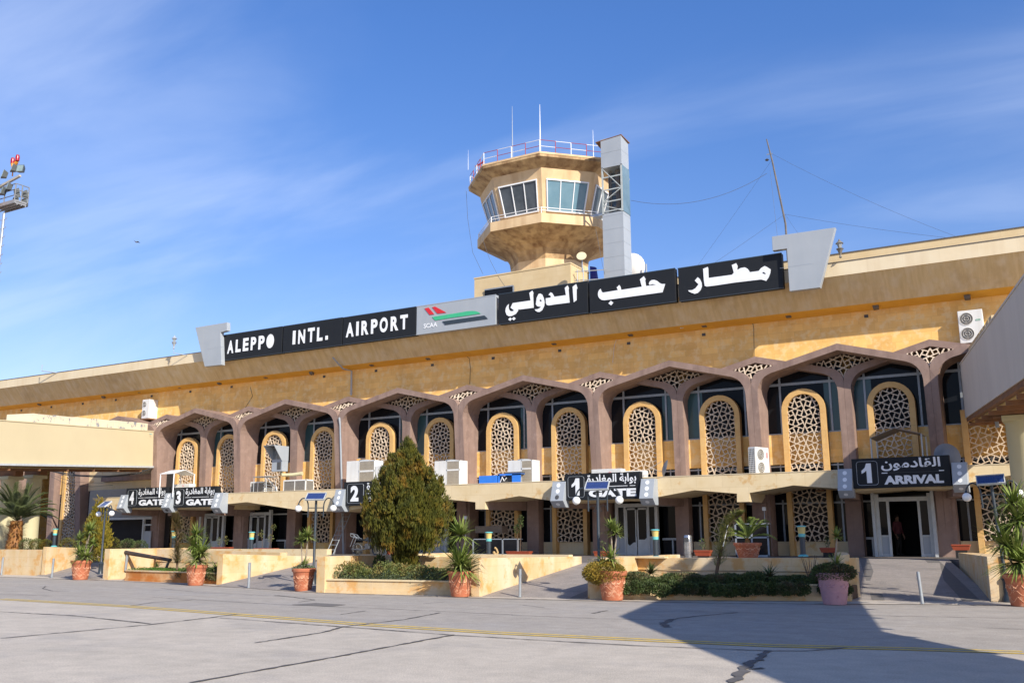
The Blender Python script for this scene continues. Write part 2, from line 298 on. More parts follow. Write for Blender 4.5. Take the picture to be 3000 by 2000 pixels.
# lane between kerb and yellow lines
lane=[(p.x,p.y) for p in YP]; lane=[(lane[0][0]-60,lane[0][1]+22)]+lane+[(lane[-1][0]+40,lane[-1][1]+14)]
kk=[(KP[0].x-50,KP[0].y+20)]+[(p.x,p.y) for p in KP]+[(KP[-1].x+40,KP[-1].y+12)]
struct(MB().slab(lane+kk[::-1],.001,.004),'road',ROADM)
def strip(name,pts,w,m,z0=.0045,z1=.008,jit=0,off=0):
    mb=MB(); P=[Vector((p.x,p.y,0)) for p in pts]
    Q=[]
    for i in range(len(P)-1):
        k=max(1,int((P[i+1]-P[i]).length/(.14 if jit else 3)))
        for j in range(k): Q.append(P[i].lerp(P[i+1],j/k))
    Q.append(P[-1])
    if jit: Q=[Q[0]]+[q+Vector((rnd(-jit,jit),rnd(-jit,jit),0)) for q in Q[1:-1]]+[Q[-1]]
    vs=[];fs=[]
    for i,q in enumerate(Q):
        d=(Q[min(i+1,len(Q)-1)]-Q[max(i-1,0)]).normalized(); nrm=Vector((-d.y,d.x,0)); ww=w*(rnd(.5,1.5) if jit else 1)
        a=q+nrm*(off+ww/2); b=q+nrm*(off-ww/2); vs+=[(a.x,a.y,z1),(b.x,b.y,z1)]
        if i: fs.append((2*i-2,2*i-1,2*i+1,2*i))
    mb.add(vs,fs); return struct(mb,name,m)
strip('road_marking',YP,.11,YEL,off=.14); strip('road_marking',YP,.11,YEL,off=-.14)
def S3(u,v): return G(u/1.568,1650+v/1.568,z=0)      # enlarged view of the left foreground
def S4(u,v): return G(1500+u/1.568,1600+v/1.568,z=0)
for pts,w,j in (([S3(0,222),S3(340,240),S3(690,277)],.055,.012),([S3(0,345),S3(690,281),S3(990,246),S3(1090,232)],.055,.012),
  ([S3(1010,250),S3(1560,290),S3(2090,330),S3(2352,345),S4(0,424),S4(600,458),S4(1180,480),S4(1340,481),S4(1540,466)],.05,.01),
  ([S3(1170,365),S3(1480,318),S3(1580,290),S3(1860,258),S3(2020,227)],.06,.015),([S3(870,549),S3(1100,508),S3(1540,430),S3(1990,345),S3(2085,328)],.06,.015),
  ([S3(700,155),S3(1300,190),S3(1800,210),S3(2352,236),S4(0,316),S4(400,333),S4(900,340)],.03,.01),
  ([S4(530,306),S4(760,298),S4(1040,304),S4(1500,316),S4(2352,332)],.03,.01),([S4(730,335),S4(840,322),S4(1040,304)],.05,.02),([S4(740,335),S4(690,355),S4(715,372)],.13,.05),
  ([S4(1180,480),S4(1150,510),S4(1090,540),S4(1040,590),S4(1010,627)],.12,.05),([S4(1090,565),S4(1155,560)],.07,.03),
  ([S3(210,105),S3(195,115),S3(240,127),S3(320,127)],.05,.02),([S3(520,128),S3(740,120),S3(880,122)],.03,.01),([S3(740,115),S3(900,132),S3(1250,150),S3(1580,160)],.03,.01),
  ([S3(600,195),S3(700,180),S3(880,168)],.045,.02),([S3(1370,178),S3(1450,168),S3(1260,145)],.05,.03),([S3(0,140),S3(240,150)],.03,.01),([S4(2180,376),S4(2352,381)],.03,.01),([S4(370,308),S4(440,295)],.07,.04),
  ([S4(1120,343),S4(1310,346)],.03,.01),([S4(50,270),S4(150,282)],.03,.02),([S3(1565,235),S3(1680,218)],.04,.02),([S3(1945,185),S3(2040,178)],.025,.01)):
    strip('tar_seam',pts,w,TAR,z0=.008,z1=.0105,jit=j)
mb=MB(); p=[S3(1340,190),S3(1450,182),S3(1590,190),S3(1520,199)]; mb.slab([(a.x,a.y) for a in p],.009,.012); struct(mb,'drain_cover',RAMPD)
strip('kerb_gap',KP,.05,TAR,z0=.008,z1=.011,jit=.006,off=.02)
strip('gutter_dirt',KP,.16,mat('brown_gutter_dirt',(.20,.15,.11),(.27,.23,.19),rough=1,scale=5),z1=.0095,jit=.03,off=.14)
# terrace behind the ramps and planters
struct(MB().slab([(-75,-11.8),(-33,-11.8),(-18,-12.6),(1.6,-12.6),(.7,-3.85),(4.4,-3.85),(6.2,-9),(22,-9),(22,30),(-75,30)],.02,TZ),'terrace',TERR)
def ramp(x0,x1,y0a,y0b,y1,xb0,xb1,strips=()):
    mb=MB(); mb.hexa([(x0,y0a,-.1),(x1,y0b,-.1),(xb1,y1,-.1),(xb0,y1,-.1)],[(x0,y0a,.012),(x1,y0b,.012),(xb1,y1,TZ+.004),(xb0,y1,TZ+.004)])
    struct(mb,'ramp',RAMPM)
    for f0,f1 in strips:
        def q(f,t):
            a=Vector((x0,y0a,.012)).lerp(Vector((x1,y0b,.012)),f); b=Vector((xb0,y1,TZ+.004)).lerp(Vector((xb1,y1,TZ+.004)),f); return a.lerp(b,t)
        m2=MB(); m2.add([q(f0,0)+Vector((0,0,.006)),q(f1,0)+Vector((0,0,.006)),q(f1,1)+Vector((0,0,.006)),q(f0,1)+Vector((0,0,.006))],[(0,1,2,3)])
        struct(m2,'ramp_strip',RAMPD)
ramp(3.2,6.6,-16.75,-15.75,-3.8,.5,4.3,((.16,.25),(.78,.90)))       # arrival ramp
ramp(-6.7,-3.3,-19.5,-19.15,-12.5,-6.8,-3.4,((.86,.98),))
ramp(-18.5,-12.1,-18.3,-20.1,-12.5,-18.6,-12.2)
ramp(-34.0,-27.1,-14.9,-16.7,-10.5,-34.2,-27.3)
# ------------------------------------------------------------------ low walls and planters
def wall(name,label,poly,z0,tops,m=LSTONE,cat='wall',group=None,cop=.0):
    mb=MB(); mb.slab(poly,z0,tops); o=mb.build(name,m); return tag(o,label,cat,group)
def uvx(u,v,y): p=G(u,v,y=y); return p
def sidewall(u0,vt0,vb0,u1,vt1,yb,th,label,d=0):
    a=G(u0,vb0,z=0); zt=G(u0,vt0,y=a.y).z; 
    b=G(u1,vt1,y=yb)
    mb=MB(); dx=th if d==0 else -th
    mb.hexa([(a.x,a.y,0),(a.x-dx,a.y,0),(b.x-dx,b.y,0),(b.x,b.y,0)],[(a.x,a.y,zt),(a.x-dx,a.y,zt),(b.x-dx,b.y,b.z),(b.x,b.y,b.z)])
    return tag(mb.build('side_wall',LSTONE,bevel=.012),label,'wall','stone side walls of the entrance ramps')
# right faces (towards +x) of the walls left of each ramp
sidewall(1405,1634,1747,1704,1629,-12.75,.3,'stone ramp wall at the right end of the conifer planter, tapering towards the first departures gate')
sidewall(650,1622,1712,925,1629,-12.9,.3,'stone ramp wall running back behind the middle silver post, right of the grassy planter')
sidewall(131,1601,1686,300,1606,-11.,.3,'stone ramp wall at the far left beneath the date palm')
# left ends of planters (walls right of each ramp)
def endwall(u0,v_t,v_b,yb,label,th=.35,hgt=None):
    a=G(u0,v_b,z=0); zt=G(u0,v_t,y=a.y).z
    mb=MB(); mb.box(a.x,a.x+th,a.y,yb,0,zt); return tag(mb.build('side_wall',LSTONE,bevel=.012),label,'wall','stone side walls of the entrance ramps')
endwall(1722,1635,1752,-12.6,'pale stone ramp wall end behind the centre lamp post and ochre bush')
endwall(925,1629,1735,-12.6,'stone ramp wall at the left end of the conifer planter, beside the second lamp post')
endwall(300,1607,1697,-11,'stone ramp wall at the left end of the grassy planter, beside the first lamp post')
# wall left of arrival ramp (its right face is seen)
a=G(2498,1757,z=0); zt=G(2513,1622,y=a.y).z
tag(MB().hexa([(a.x-.35,a.y,0),(a.x,a.y,0),(a.x-1.7,-8.5,0),(a.x-2.05,-8.5,0)],[(a.x-.35,a.y,zt-.04),(a.x,a.y,zt),(a.x-1.7,-8.5,zt-.08),(a.x-2.05,-8.5,zt-.08)]).build('side_wall',LSTONE,bevel=.012),'stone ramp wall behind the pink pot, left edge of the arrival ramp','wall','stone side walls of the entrance ramps')
# right wall of arrival ramp, flaring
a=G(2910,1762,z=0); zt=G(2890,1629,y=a.y).z; b=G(2807,1618,y=-5.2)
tag(MB().hexa([(a.x-.05,a.y,0),(a.x+.75,a.y+.1,0),(b.x+.5,b.y,0),(b.x,b.y,0)],[(a.x-.05,a.y,zt),(a.x+.75,a.y+.1,zt),(b.x+.5,b.y,b.z),(b.x,b.y,b.z)]).build('side_wall',LSTONE,bevel=.015),'stone ramp wall at the right edge of the arrival ramp, beside the lamp post base','wall','stone side walls of the entrance ramps')
tag(MB().box(a.x+.75,16,-15.5,-15.1,0,1.05).build('retaining_wall',LSTONE),'stone terrace wall at the far right behind the big yucca pot','wall')
# planters: front wall (low) + back wall with groove
def planter(ul,ur,vtl,vtr,vbl,vbr,yb,zl,zr,label,front_m=LSTONE,hf=.42,curved=0):
    a=G(ul,vbl,z=0); b=G(ur,vbr,z=0)
    r=thing('planter',label,'planter',((a.x+b.x)/2,(a.y+b.y)/2,0))
    n=Vector((-(b.y-a.y),b.x-a.x,0)).normalized()
    def off(p,d): return (p[0]+n.x*d,p[1]+n.y*d)
    P=[(a.x,a.y),(b.x,b.y)]
    if curved: P=[(a.x+.1,a.y+.9),(a.x+.9,a.y+.15),(a.x+2.2,a.y-.05),(b.x,b.y)]
    # plinth, wall, coping
    Q=[off(p,.3) for p in P]
    MB().slab([off(p,-.03) for p in P]+[off(p,.3) for p in P][::-1],0,.11).build('plinth',front_m,r)
    MB().slab([off(p,.02) for p in P]+[off(p,.3) for p in P][::-1],.11,hf-.04).build('front_wall',front_m,r)
    MB().slab([off(p,-.02) for p in P]+[off(p,.32) for p in P][::-1],hf-.04,hf).build('coping',CREAM if not curved else LSTONE,r)
    MB().slab([off(p,.3) for p in P]+[(b.x,yb+.05),(a.x,yb+.05)],.02,hf-.05).build('soil',SOIL,r)
    za=(zl+zr)/2
    MB().slab([(a.x,yb),(b.x,yb),(b.x,yb+.3),(a.x,yb+.3)],0,.68).build('back_wall',LSTONE,r)
    MB().slab([(a.x-.02,yb-.035),(b.x+.02,yb-.035),(b.x+.02,yb+.36),(a.x-.02,yb+.36)],.70,[zl,zr,zr,zl]).build('back_coping',LSTONE,r)
    return a,b
zl=G(1740,1634,y=-16.4).z; zr=G(2500,1627,y=-15.5).z
PD=planter(1728,2496,0,0,1754,1760,-16.2,zl,zr-.04,'stone planter with dark trailing creeper between the two right hand ramps')
PC=planter(934,1403,0,0,1735,1746,-17.0,G(940,1627,y=-17).z,G(1400,1633,y=-17).z,'stone planter with the big ochre conifer and mottled shrubs')
PB=planter(315,648,0,0,1699,1711,-14.3,G(315,1607,y=-14.3).z,G(648,1617,y=-14.3).z,'rust stained curved planter with bright green groundcover and a fallen pipe',front_m=RUST,curved=1)
MB().box(G(40,1600,y=-11.2).x-30,G(131,1601,y=-11.2).x,-11.4,-11.1,0,G(60,1600,y=-11.2).z)
tag(MB().hexa([(-75,-11.4,0),(-33.9,-14.6,0),(-33.9,-14.3,0),(-75,-11.1,0)],[(-75,-11.4,1.2),(-33.9,-14.6,1.2),(-33.9,-14.3,1.2),(-75,-11.1,1.2)]).build('retaining_wall',LSTONE),'stone terrace wall at the far left edge under the date palm','wall')
tag(MB().box(-27.3,-18.6,-12.2,-11.9,TZ,1.22).build('parapet_wall',CREAM),'low stone parapet behind the grassy planter in front of the gate three doors','wall')
tag(MB().box(-12.2,-6.8,-13.2,-12.9,TZ,1.06).build('parapet_wall',CREAM),'low stone parapet behind the conifer planter','wall')
# white slabs lying on the walls
def slabon(u0,u1,v,y,label):
    a=G(u0,v,y=y); b=G(u1,v,y=y); tag(MB().hexa([(a.x,y-.15,a.z-.03),(b.x,y-.15,a.z-.03),(b.x,y+.15,a.z-.03),(a.x,y+.15,a.z-.03)],[(a.x,y-.15,a.z+.02),(b.x,y-.15,a.z+.02),(b.x,y+.15,a.z+.02),(a.x,y+.15,a.z+.02)]).build('coping_slab',CREAM),label,'slab')
slabon(1780,1952,1630,-16.3,'thin white stone slab lying on the planter wall beneath gate one')
slabon(925,1055,1626,-17.,'thin white stone slab lying on the wall left of the motorcycle')
slabon(1215,1280,1628,-17.,'thin white stone slab lying on the wall right of the conifer')
# ================================================================== TERMINAL
BX=-20.;B=thing('terminal_building','long honey stone airport terminal with pink pointed arches and pale lattice screens','building',(BX,0,TZ))
PK=[-64.6,-56.6,-48.5,-40.84,-32.89,-24.28,-16.03,-7.82,.13,8.0,15.9]
MC=[-68.6,-60.6,-52.6,-44.61,-36.9,-28.64,-20.12,-11.97,-3.85,3.85,11.9,19.9]   # main columns
XL,XR=-72,24
def hood(xa,xp,xb,y0,yb,dz,bat,zbot,name):
    """one pointed arch with rounded shoulders: legs at xa and xb, peak at xp"""
    pr=[(0,10.10,0,9.80),(3.35,9.26,3.05,9.03),(3.52,9.21,3.20,8.97),(3.68,9.13,3.36,8.88),(3.80,9.04,3.50,8.75),(3.90,8.92,3.61,8.58),(3.97,8.77,3.69,8.38),(4.0,8.6,3.72,8.15),(4.0,6.5,3.72,6.5),(4.0,5,3.72,5),(4.0,zbot,3.72,zbot)]
    def side(H,sg):
        o=[];i=[]
        for a,b,c,d in pr:
            f=(H-4)*min(1,a/3.35); f2=(H-4)*min(1,c/3.05)
            o.append((xp+sg*(a+f),b+dz)); i.append((xp+sg*(c+f2),d+dz))
        return o,i
    oL,iL=side(xp-xa,-1); oR,iR=side(xb-xp,1)
    O=oL[::-1]+oR[1:]; I=iL[::-1]+iR[1:]
    n=len(O); mb=MB(); yf=lambda z:y0+max(0,(8.2-z))*bat
    vs=[(x,yf(z),z) for x,z in O]+[(x,yf(z),z) for x,z in I]+[(x,yb,z) for x,z in O]+[(x,yb,z) for x,z in I]
    fs=[]
    for k in range(n-1):
        fs+=[(k,n+k,n+k+1,k+1),(n+k,3*n+k,3*n+k+1,n+k+1),(k+1,2*n+k+1,2*n+k,k)]
    fs+=[(0,2*n,3*n,n),(n-1,2*n-1,4*n-1,3*n-1)]
    mb.add(vs,fs); o=mb.build(name,PINK,B,smooth=False)
    return o
for i,xp in enumerate(PK):
    hood(MC[i]+.004,xp,MC[i+1]-.004,0,2.28,0,.085,TZ-.1,'front_arch')
for i in range(len(PK)-1):
    hood(PK[i]+.004,MC[i+1],PK[i+1]-.004,.88,2.26,-.06,.03,TZ-.1,'rear_arch')
# lattice pattern -----------------------------------------------------------
def lattice(test,x0,x1,z0,z1,y0,P=.405,w=.042,d=.085,name='lattice',xo=None):
    mb=MB(); a=P*.262
    xc=(x0+x1)/2 if xo is None else xo
    nx=int((x1-x0)/P/2)+2; nz=int((z1-z0)/P)+2
    for i in range(-nx,nx+1):
        for j in range(-1,nz+1):
            cx,cz=xc+(i+.5)*P,z0+(j+.3)*P
            ch=1 if (i+j)%2 else -1
            for k in range(4):
                th=math.pi/2*k+math.pi/4
                ph=math.asin(a/(P/math.sqrt(2)))
                # line through corner (P/2,P/2) rotated, passing at distance a from centre
                ex,ez=cx+P/math.sqrt(2)*math.cos(th),cz+P/math.sqrt(2)*math.sin(th)
                dr=th+ch*ph
                ux,uz=math.cos(dr),math.sin(dr)
                Lg=P/math.sqrt(2)*math.cos(ph)+a
                sx_,sz_=ex-ux*Lg,ez-uz*Lg
                # clip by sampling
                K=8; seg=[]
                for q in range(K+1):
                    px,pz=sx_+ux*Lg*q/K,sz_+uz*Lg*q/K
                    seg.append(test(px,pz))
                q=0
                while q<=K:
                    if seg[q]:
                        r_=q
                        while r_<K and seg[r_+1]: r_+=1
                        if r_>q:
                            t0,t1=q/K*Lg,r_/K*Lg
                            if q>0: t0-=Lg/K*.5
                            if r_<K: t1+=Lg/K*.5
                            nxn,nzn=-uz*w/2,ux*w/2
                            A=(sx_+ux*t0,sz_+uz*t0);C=(sx_+ux*t1,sz_+uz*t1)
                            dd=.004*(k%2)+.0015*((i+j)%3)
                            mb.hexa([(A[0]-nxn,y0+dd,A[1]-nzn),(C[0]-nxn,y0+dd,C[1]-nzn),(C[0]-nxn,y0+d,C[1]-nzn),(A[0]-nxn,y0+d,A[1]-nzn)],
                                    [(A[0]+nxn,y0+dd,A[1]+nzn),(C[0]+nxn,y0+dd,C[1]+nzn),(C[0]+nxn,y0+d,C[1]+nzn),(A[0]+nxn,y0+d,A[1]+nzn)])
                        q=r_+1
                    else: q+=1
    return mb
PW=1.0
def screen(xc,zb,zt=8.37,arch=True,zl=None):
    """window screen: stone frame ring round a lattice"""
    ro,ri=PW,PW-.25; zc=zt-ro
    if arch:
        n=14; out=[(xc+ro*math.cos(math.pi*k/n),zc+ro*math.sin(math.pi*k/n)) for k in range(n+1)]
        inn=[(xc+ri*math.cos(math.pi*k/n),zc+ri*math.sin(math.pi*k/n)) for k in range(n+1)]
    else:
        out=[(xc+ro,zt),(xc-ro,zt)]; inn=[(xc+ri,zt),(xc-ri,zt)]
    O=[(xc+ro,zb)]+out+[(xc-ro,zb)]; I=[(xc+ri,zb)]+inn+[(xc-ri,zb)]
    n=len(O); y0,y1=1.15,1.47
    mb=MB(); vs=[(x,y0,z) for x,z in O]+[(x,y0,z) for x,z in I]+[(x,y1,z) for x,z in O]+[(x,y1,z) for x,z in I]; fs=[]
    for k in range(n-1): fs+=[(k,k+1,n+k+1,n+k),(n+k,n+k+1,3*n+k+1,3*n+k),(k+1,k,2*n+k,2*n+k+1),(2*n+k,3*n+k,3*n+k+1,2*n+k+1)]
    mb.add(vs,fs)
    f=mb.build('window_screen',STONE2,B)
    if arch: test=lambda x,z: abs(x-xc)<ri+.03 and z>zb and (z<zc or (x-xc)**2+(z-zc)**2<(ri+.03)**2)
    else: test=lambda x,z: abs(x-xc)<ri+.03 and zb<z<zt
    lattice(test,xc-ri,xc+ri,zb,zt,1.24).build('lattice',LATT,f)
    return f
# half bays -----------------------------------------------------------------
DOORS={} 
halves=[]
for i,xp in enumerate(PK):
    halves.append((MC[i],xp,(MC[i]+xp)/2+.05,'L')); halves.append((xp,MC[i+1],(xp+MC[i+1])/2+.02,'R'))
for hx,(a,b,c,s) in enumerate(halves):
    if c<-58 or c>13: continue
    tall = c<-45
    big = c>4
    # upper screens
    if c<4.2:
        screen(c,6.5 if -53<c<-44.7 else TZ+.12 if tall else 3.9)
    # sill wall, glazing
    l,r=a+.2,b-.2
    MB().box(l,r,1.5,1.9,4.93,6.32).build('sill_wall',STONE,B)
    g=MB(); g.prism([(l,6.32),(r,6.32),(r,9.55),(c,9.3),(l,9.55)],1.62,1.66); gl=g.build('window_glass',GLASS,B)
    fr=MB(); fr.box(l,r,1.55,1.61,8.62,8.74); 
    for k,xx in enumerate((c-1.12,c+1.18)): fr.box(xx-.045,xx+.045,1.545,1.612,6.32,9.25)
    fr.box(l,r,1.55,1.612,6.32,6.38)
    fr.build('window_frame',ALU,gl)
    if (hx*7)%5!=1:
        tx=(r-.85,r) if s=='L' else (l,l+.85)
        MB().box(tx[0],tx[1],1.60,1.618,6.38,8.62).build('window_blind',TEAL,gl)
    # recess strip below sill and the storey behind the canopy
    MB().box(l,r,1.64,1.7,3.2,4.93).build('lower_glass',GLASS,B)
    m3=MB(); m3.box(l,r,1.56,1.63,4.80,4.87); m3.box(l,r,1.56,1.63,4.28,4.34)
    for xx in (c-1.3,c-.2,c+1.3): m3.box(xx-.03,xx+.03,1.555,1.632,3.9,4.93)
    m3.build('lower_window_frame',ALU,B)
# screens sitting right of the arrival gate, up to the canopy level only
sxc=G(2822,1300,y=1.15).x+1.0
screen(sxc,4.25,6.9,arch=False)
screen(sxc+3.9,4.25,6.9,arch=False)
# ground floor ---------------------------------------------------------------
doorx=[G(1867,1560,y=1).x, 2.25, G(1262,1560,y=1).x, G(755,1560,y=1).x, G(620,1560,y=1).x]
for hx,(a,b,c,s) in enumerate(halves):
    if c<-44.7 or c>13: continue
    l,r=a+.2,b-.2
    if any(abs(c-d)<1.6 for d in doorx):
        d=min(doorx,key=lambda q:abs(q-c))
        MB().box(l,d-1.15,1.62,1.66,1.6,3.3).build('side_glass',GLASS,B); MB().box(d+1.15,r,1.62,1.66,1.6,3.3).build('side_glass',GLASS,B)
        m=MB(); m.box(l,d-1.1,1.493,1.6,1.5,1.6); m.box(d+1.1,r,1.493,1.6,1.5,1.6); m.box(l,r,1.493,1.6,3.12,3.2); m.box((l+d-1.1)/2-.04,(l+d-1.1)/2+.04,1.5,1.6,TZ,1.5); m.box((r+d+1.1)/2-.04,(r+d+1.1)/2+.04,1.5,1.6,TZ,1.5)
        m.build('door_side_frame',LALU,B)
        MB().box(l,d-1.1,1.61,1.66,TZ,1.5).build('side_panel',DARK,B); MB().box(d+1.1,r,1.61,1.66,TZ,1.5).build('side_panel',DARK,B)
    else:
        MB().box(l,r,1.5,1.9,TZ-.1,1.42).build('ground_sill',CREAM if c>-30 else STONE,B)
        MB().box(l,r,1.62,1.66,1.42,3.3).build('ground_glass',GLASS,B)
        m=MB()
        for xx in (c-1.3,c+1.35): m.box(xx-.04,xx+.04,1.55,1.61,1.42,3.3)
        m.box(l,r,1.543,1.615,3.1,3.18); m.build('ground_window_frame',ALU,B)
        f=MB(); f.prism([(c-1,TZ),(c-.78,TZ),(c-.78,3.8),(c+.78,3.8),(c+.78,TZ),(c+1,TZ),(c+1,3.95),(c-1,3.95)],1.12,1.49)
        ff=f.build('window_screen',STONE2,B)
        lattice(lambda x,z,c=c: abs(x-c)<.80 and 1.44<z<3.88,c-.8,c+.8,1.42,3.9,1.24,P=.43).build('lattice',LATT,ff)
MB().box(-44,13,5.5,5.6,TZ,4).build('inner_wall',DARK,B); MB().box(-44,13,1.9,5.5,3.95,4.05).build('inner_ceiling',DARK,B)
# V-shaped lattice infills -------------------------------------------------
def vlat(xc,yb,yt,zb,zt,hw,m=LATT,lean=0):
    """triangular lattice: point at the bottom, flat hat on top following two roof slopes"""
    mb=lattice(lambda x,z: (z-zb)>abs(x)*0.42-.02 and z<zt-abs(x)*.26 and abs(x)<hw,-hw,hw,zb-.3,zt,0,P=.42,w=.05,d=.08,xo=0)
    H=zt-zb
    mb.v=[(x+xc,yb+(yt-yb)*(z-zb)/H+y,z) for x,y,z in mb.v]
    return mb.build('arch_infill_lattice',m,B)
for k,xm in enumerate(MC[2:-2]): vlat(xm,.12,1.0,8.78,9.72,1.5)
for k,xp in enumerate(PK[2:-1]): vlat(xp,.98,.98,8.68,9.78,1.5)
# dark soffit slab closing the arches towards the wall
# upper wall
MB().box(XL,XR,2.2,2.6,8.6,11.98).build('upper_wall',STONE,B)
# ochre soffit + sloped concrete eave + fascia
MB().hexa([(XL,1.32,12.06),(XR,1.32,12.06),(XR,2.6,11.86),(XL,2.6,11.86)],[(XL,1.32,12.2),(XR,1.32,12.2),(XR,2.6,12.2),(XL,2.6,12.2)]).build('flat_soffit',OCHRE,B)
MB().hexa([(XL,.34,13.27),(XR,.34,13.27),(XR,1.33,12.055),(XL,1.33,12.055)],[(XL,.36,13.5),(XR,.36,13.5),(XR,1.6,13.5),(XL,1.6,13.5)]).build('sloped_eave',SOFF,B)
MB().box(XL,XR,.30,.62,13.27,13.90).build('fascia',FASC,B)
MB().box(XL,XR,.27,.70,13.90,13.93).build('fascia_cap',mat('dark_metal_cap',(.10,.095,.09),rough=.6),B)
MB().box(XL,XR,.62,30,13.4,13.78).build('roof_deck',CONC,B)
pl=G(1250,900,y=2.4).x
MB().box(pl,XR,2.3,2.7,13.78,14.86).build('roof_parapet',CREAMB,B)
MB().box(pl-.05,XR,2.26,2.74,14.86,14.90).build('parapet_cap',mat('dark_metal_cap',(.1,.1,.1)),B)
MB().box(XL,XR,2.6,30,TZ,13.4).build('building_core',STONE,B) if False else None
MB().box(XL,XL+.4,2.6,30,0,13.4).build('end_wall',STONE,B); MB().box(XL,XR,29.6,30,0,13.4).build('rear_wall',STONE,B)
# vent holes in the wall
vv=MB()
for u,v in ((679,1133),(558,1147),(950,1103),(1102,1086),(1267,1069),(1445,1049),(1842,1005.5),(2062,980),(2538,926),(63,1202),(151,1192),(243,1182),(340,1171.5),(445,1160),(1640,1027)):
    p=G(u,v,y=2.2); MB().box(p.x-.09,p.x+.09,2.17,2.21,p.z-.07,p.z+.07).build('vent_hole',ACD,B)
# wall crack / cable lines on the wall
def line(name,pts,r,m,label=None,cat=None,group=None,n=5,parent=None):
    o=MB().tube(pts,r,n).build(name,m,parent,smooth=True)
    return tag(o,label,cat,group) if label else o
# eave floodlights
ORD=['first','second','third','fourth','fifth','sixth','seventh','eighth','ninth','tenth','eleventh','twelfth','thirteenth','fourteenth','fifteenth','sixteenth','last']
FL=[(31,1187),(116,1182),(207,1167),(304,1161),(407,1144),(525,1130),(643,1120),(778,1101),(913.5,1091),(1089,1065),(1254,1046),(1623,1001.7),(1847,976),(2063,949),(2310,921),(2566,897),(2834,868)]
for k,(u,v) in enumerate(FL):
    p=G(u,v,y=1.75); t=thing('eave_floodlight',ORD[k]+' small dark floodlight from the left under the ochre eave','floodlight',(p.x,1.75,12.0),'floodlights in a row under the roof eave')
    MB().box(-.015,.015,-.015,.015,p.z-12,0).build('bracket',DPOST,t,w=False)
    MB().hexa([(-.12,-.1,p.z-12.1),(.12,-.1,p.z-12.1),(.12,.08,p.z-12.16),(-.12,.08,p.z-12.16)],[(-.13,-.14,p.z-11.96),(.13,-.14,p.z-11.96),(.13,.1,p.z-11.92),(-.13,.1,p.z-11.92)]).build('housing',mat('bronze_lamp_housing',(.16,.13,.10),(.1,.08,.06),rough=.5),t,w=False)
p=G(2002,958,y=1.7); t=thing('security_camera','small white bullet camera under the eave above gate one','camera',(p.x,1.7,12.0))
MB().tube([(0,0,0),(0,0,p.z-12+.05)],.02).build('bracket',ACW,t,w=False); MB().bar((-.15,-.08,p.z-12.02),(.2,.0,p.z-11.98),.1,.1).build('camera_body',ACW,t,w=False)
# gutter pipe joint
DP=[G(975,1047,y=.55),G(1005,1080,y=1.35),G(1030,1086,y=2.05),G(1029,1157,y=2.05)]
line('drain_pipe',[(p.x,p.y,p.z) for p in DP],.055,GREYW,'grey drain pipe running down the eave and wall above the second gate','pipe',n=8)
a=G(993.8,1222,y=-.07); b=G(1006,1626,y=.55)
line('drain_pipe',[(a.x,-.07,a.z),(a.x+.02,.02,8.2),(b.x,b.y,TZ)],.06,GREYW,'pale grey downpipe on the pink column left of gate two','pipe',n=8)
line('wall_crack',[G(*q,y=2.18) for q in ((1322,975),(1340,1020),(1375,1050),(1378,1080),(1376,1125))],.012,ACD,parent=B)
line('wall_cable',[G(*q,y=2.16) for q in ((2010,965),(1930,975),(1808,990),(1800,1010),(1795,1062))],.012,ACW,parent=B)
line('wall_cable',[G(*q,y=2.18) for q in ((733,1133),(740,1160),(715,1200))],.012,ACD,parent=B)
line('wall_cable',[G(*q,y=2.16) for q in ((2190,870),(2208,960),(2210,1045))],.012,ACD,parent=B)
# ------------------------------------------------------------------ canopy
YC=-2.0
def canopy(px_top,px_bot,name='canopy_slab',y1=1.45):
    t=[G(u,v,y=YC) for u,v in px_top]; b=[G(u,v,y=YC) for u,v in px_bot]
    poly=[(p.x,4.33) for p in t]+[(p.x,p.z) for p in reversed(b)]
    o=MB().prism(poly,YC,y1).build(name,CREAM,B)
    e=MB(); e.box(min(p.x for p in t),max(p.x for p in t),YC-.02,YC+.25,4.33,4.36); e.build('canopy_edge',FASC,B)
canopy([(640,1441),(1000,1433)],[(640,1478),(723,1470),(899,1497),(1003,1497)])
canopy([(1003,1433),(1393,1424)],[(1003,1497),(1100,1480),(1200,1466),(1312,1462),(1393,1470)])
canopy([(1393,1424),(1421,1423)],[(1393,1491),(1421,1491)],'canopy_stub')
canopy([(1421,1423),(1655,1413)],[(1421,1469),(1522,1452),(1655,1472)])
canopy([(1655,1413),(1890,1403)],[(1655,1473),(1770,1462),(1890,1466)])
canopy([(1890,1403),(2159,1391)],[(1890,1462),(2035,1435),(2159,1445)])
canopy([(2159,1391),(2196,1390)],[(2159,1470),(2196,1469)],'canopy_stub')
canopy([(2196,1390),(2495,1376)],[(2196,1443),(2324,1421),(2495,1433)])
canopy([(2495,1376),(2800,1368)],[(2495,1440),(2640,1428),(2800,1432)])
canopy([(2800,1368),(3080,1338)],[(2800,1420),(2975,1389),(3080,1392)])
canopy([(272,1449),(350,1449)],[(272,1462),(350,1500)])
canopy([(350,1449),(640,1441)],[(350,1492),(430,1490),(500,1492),(560,1489),(640,1490)])
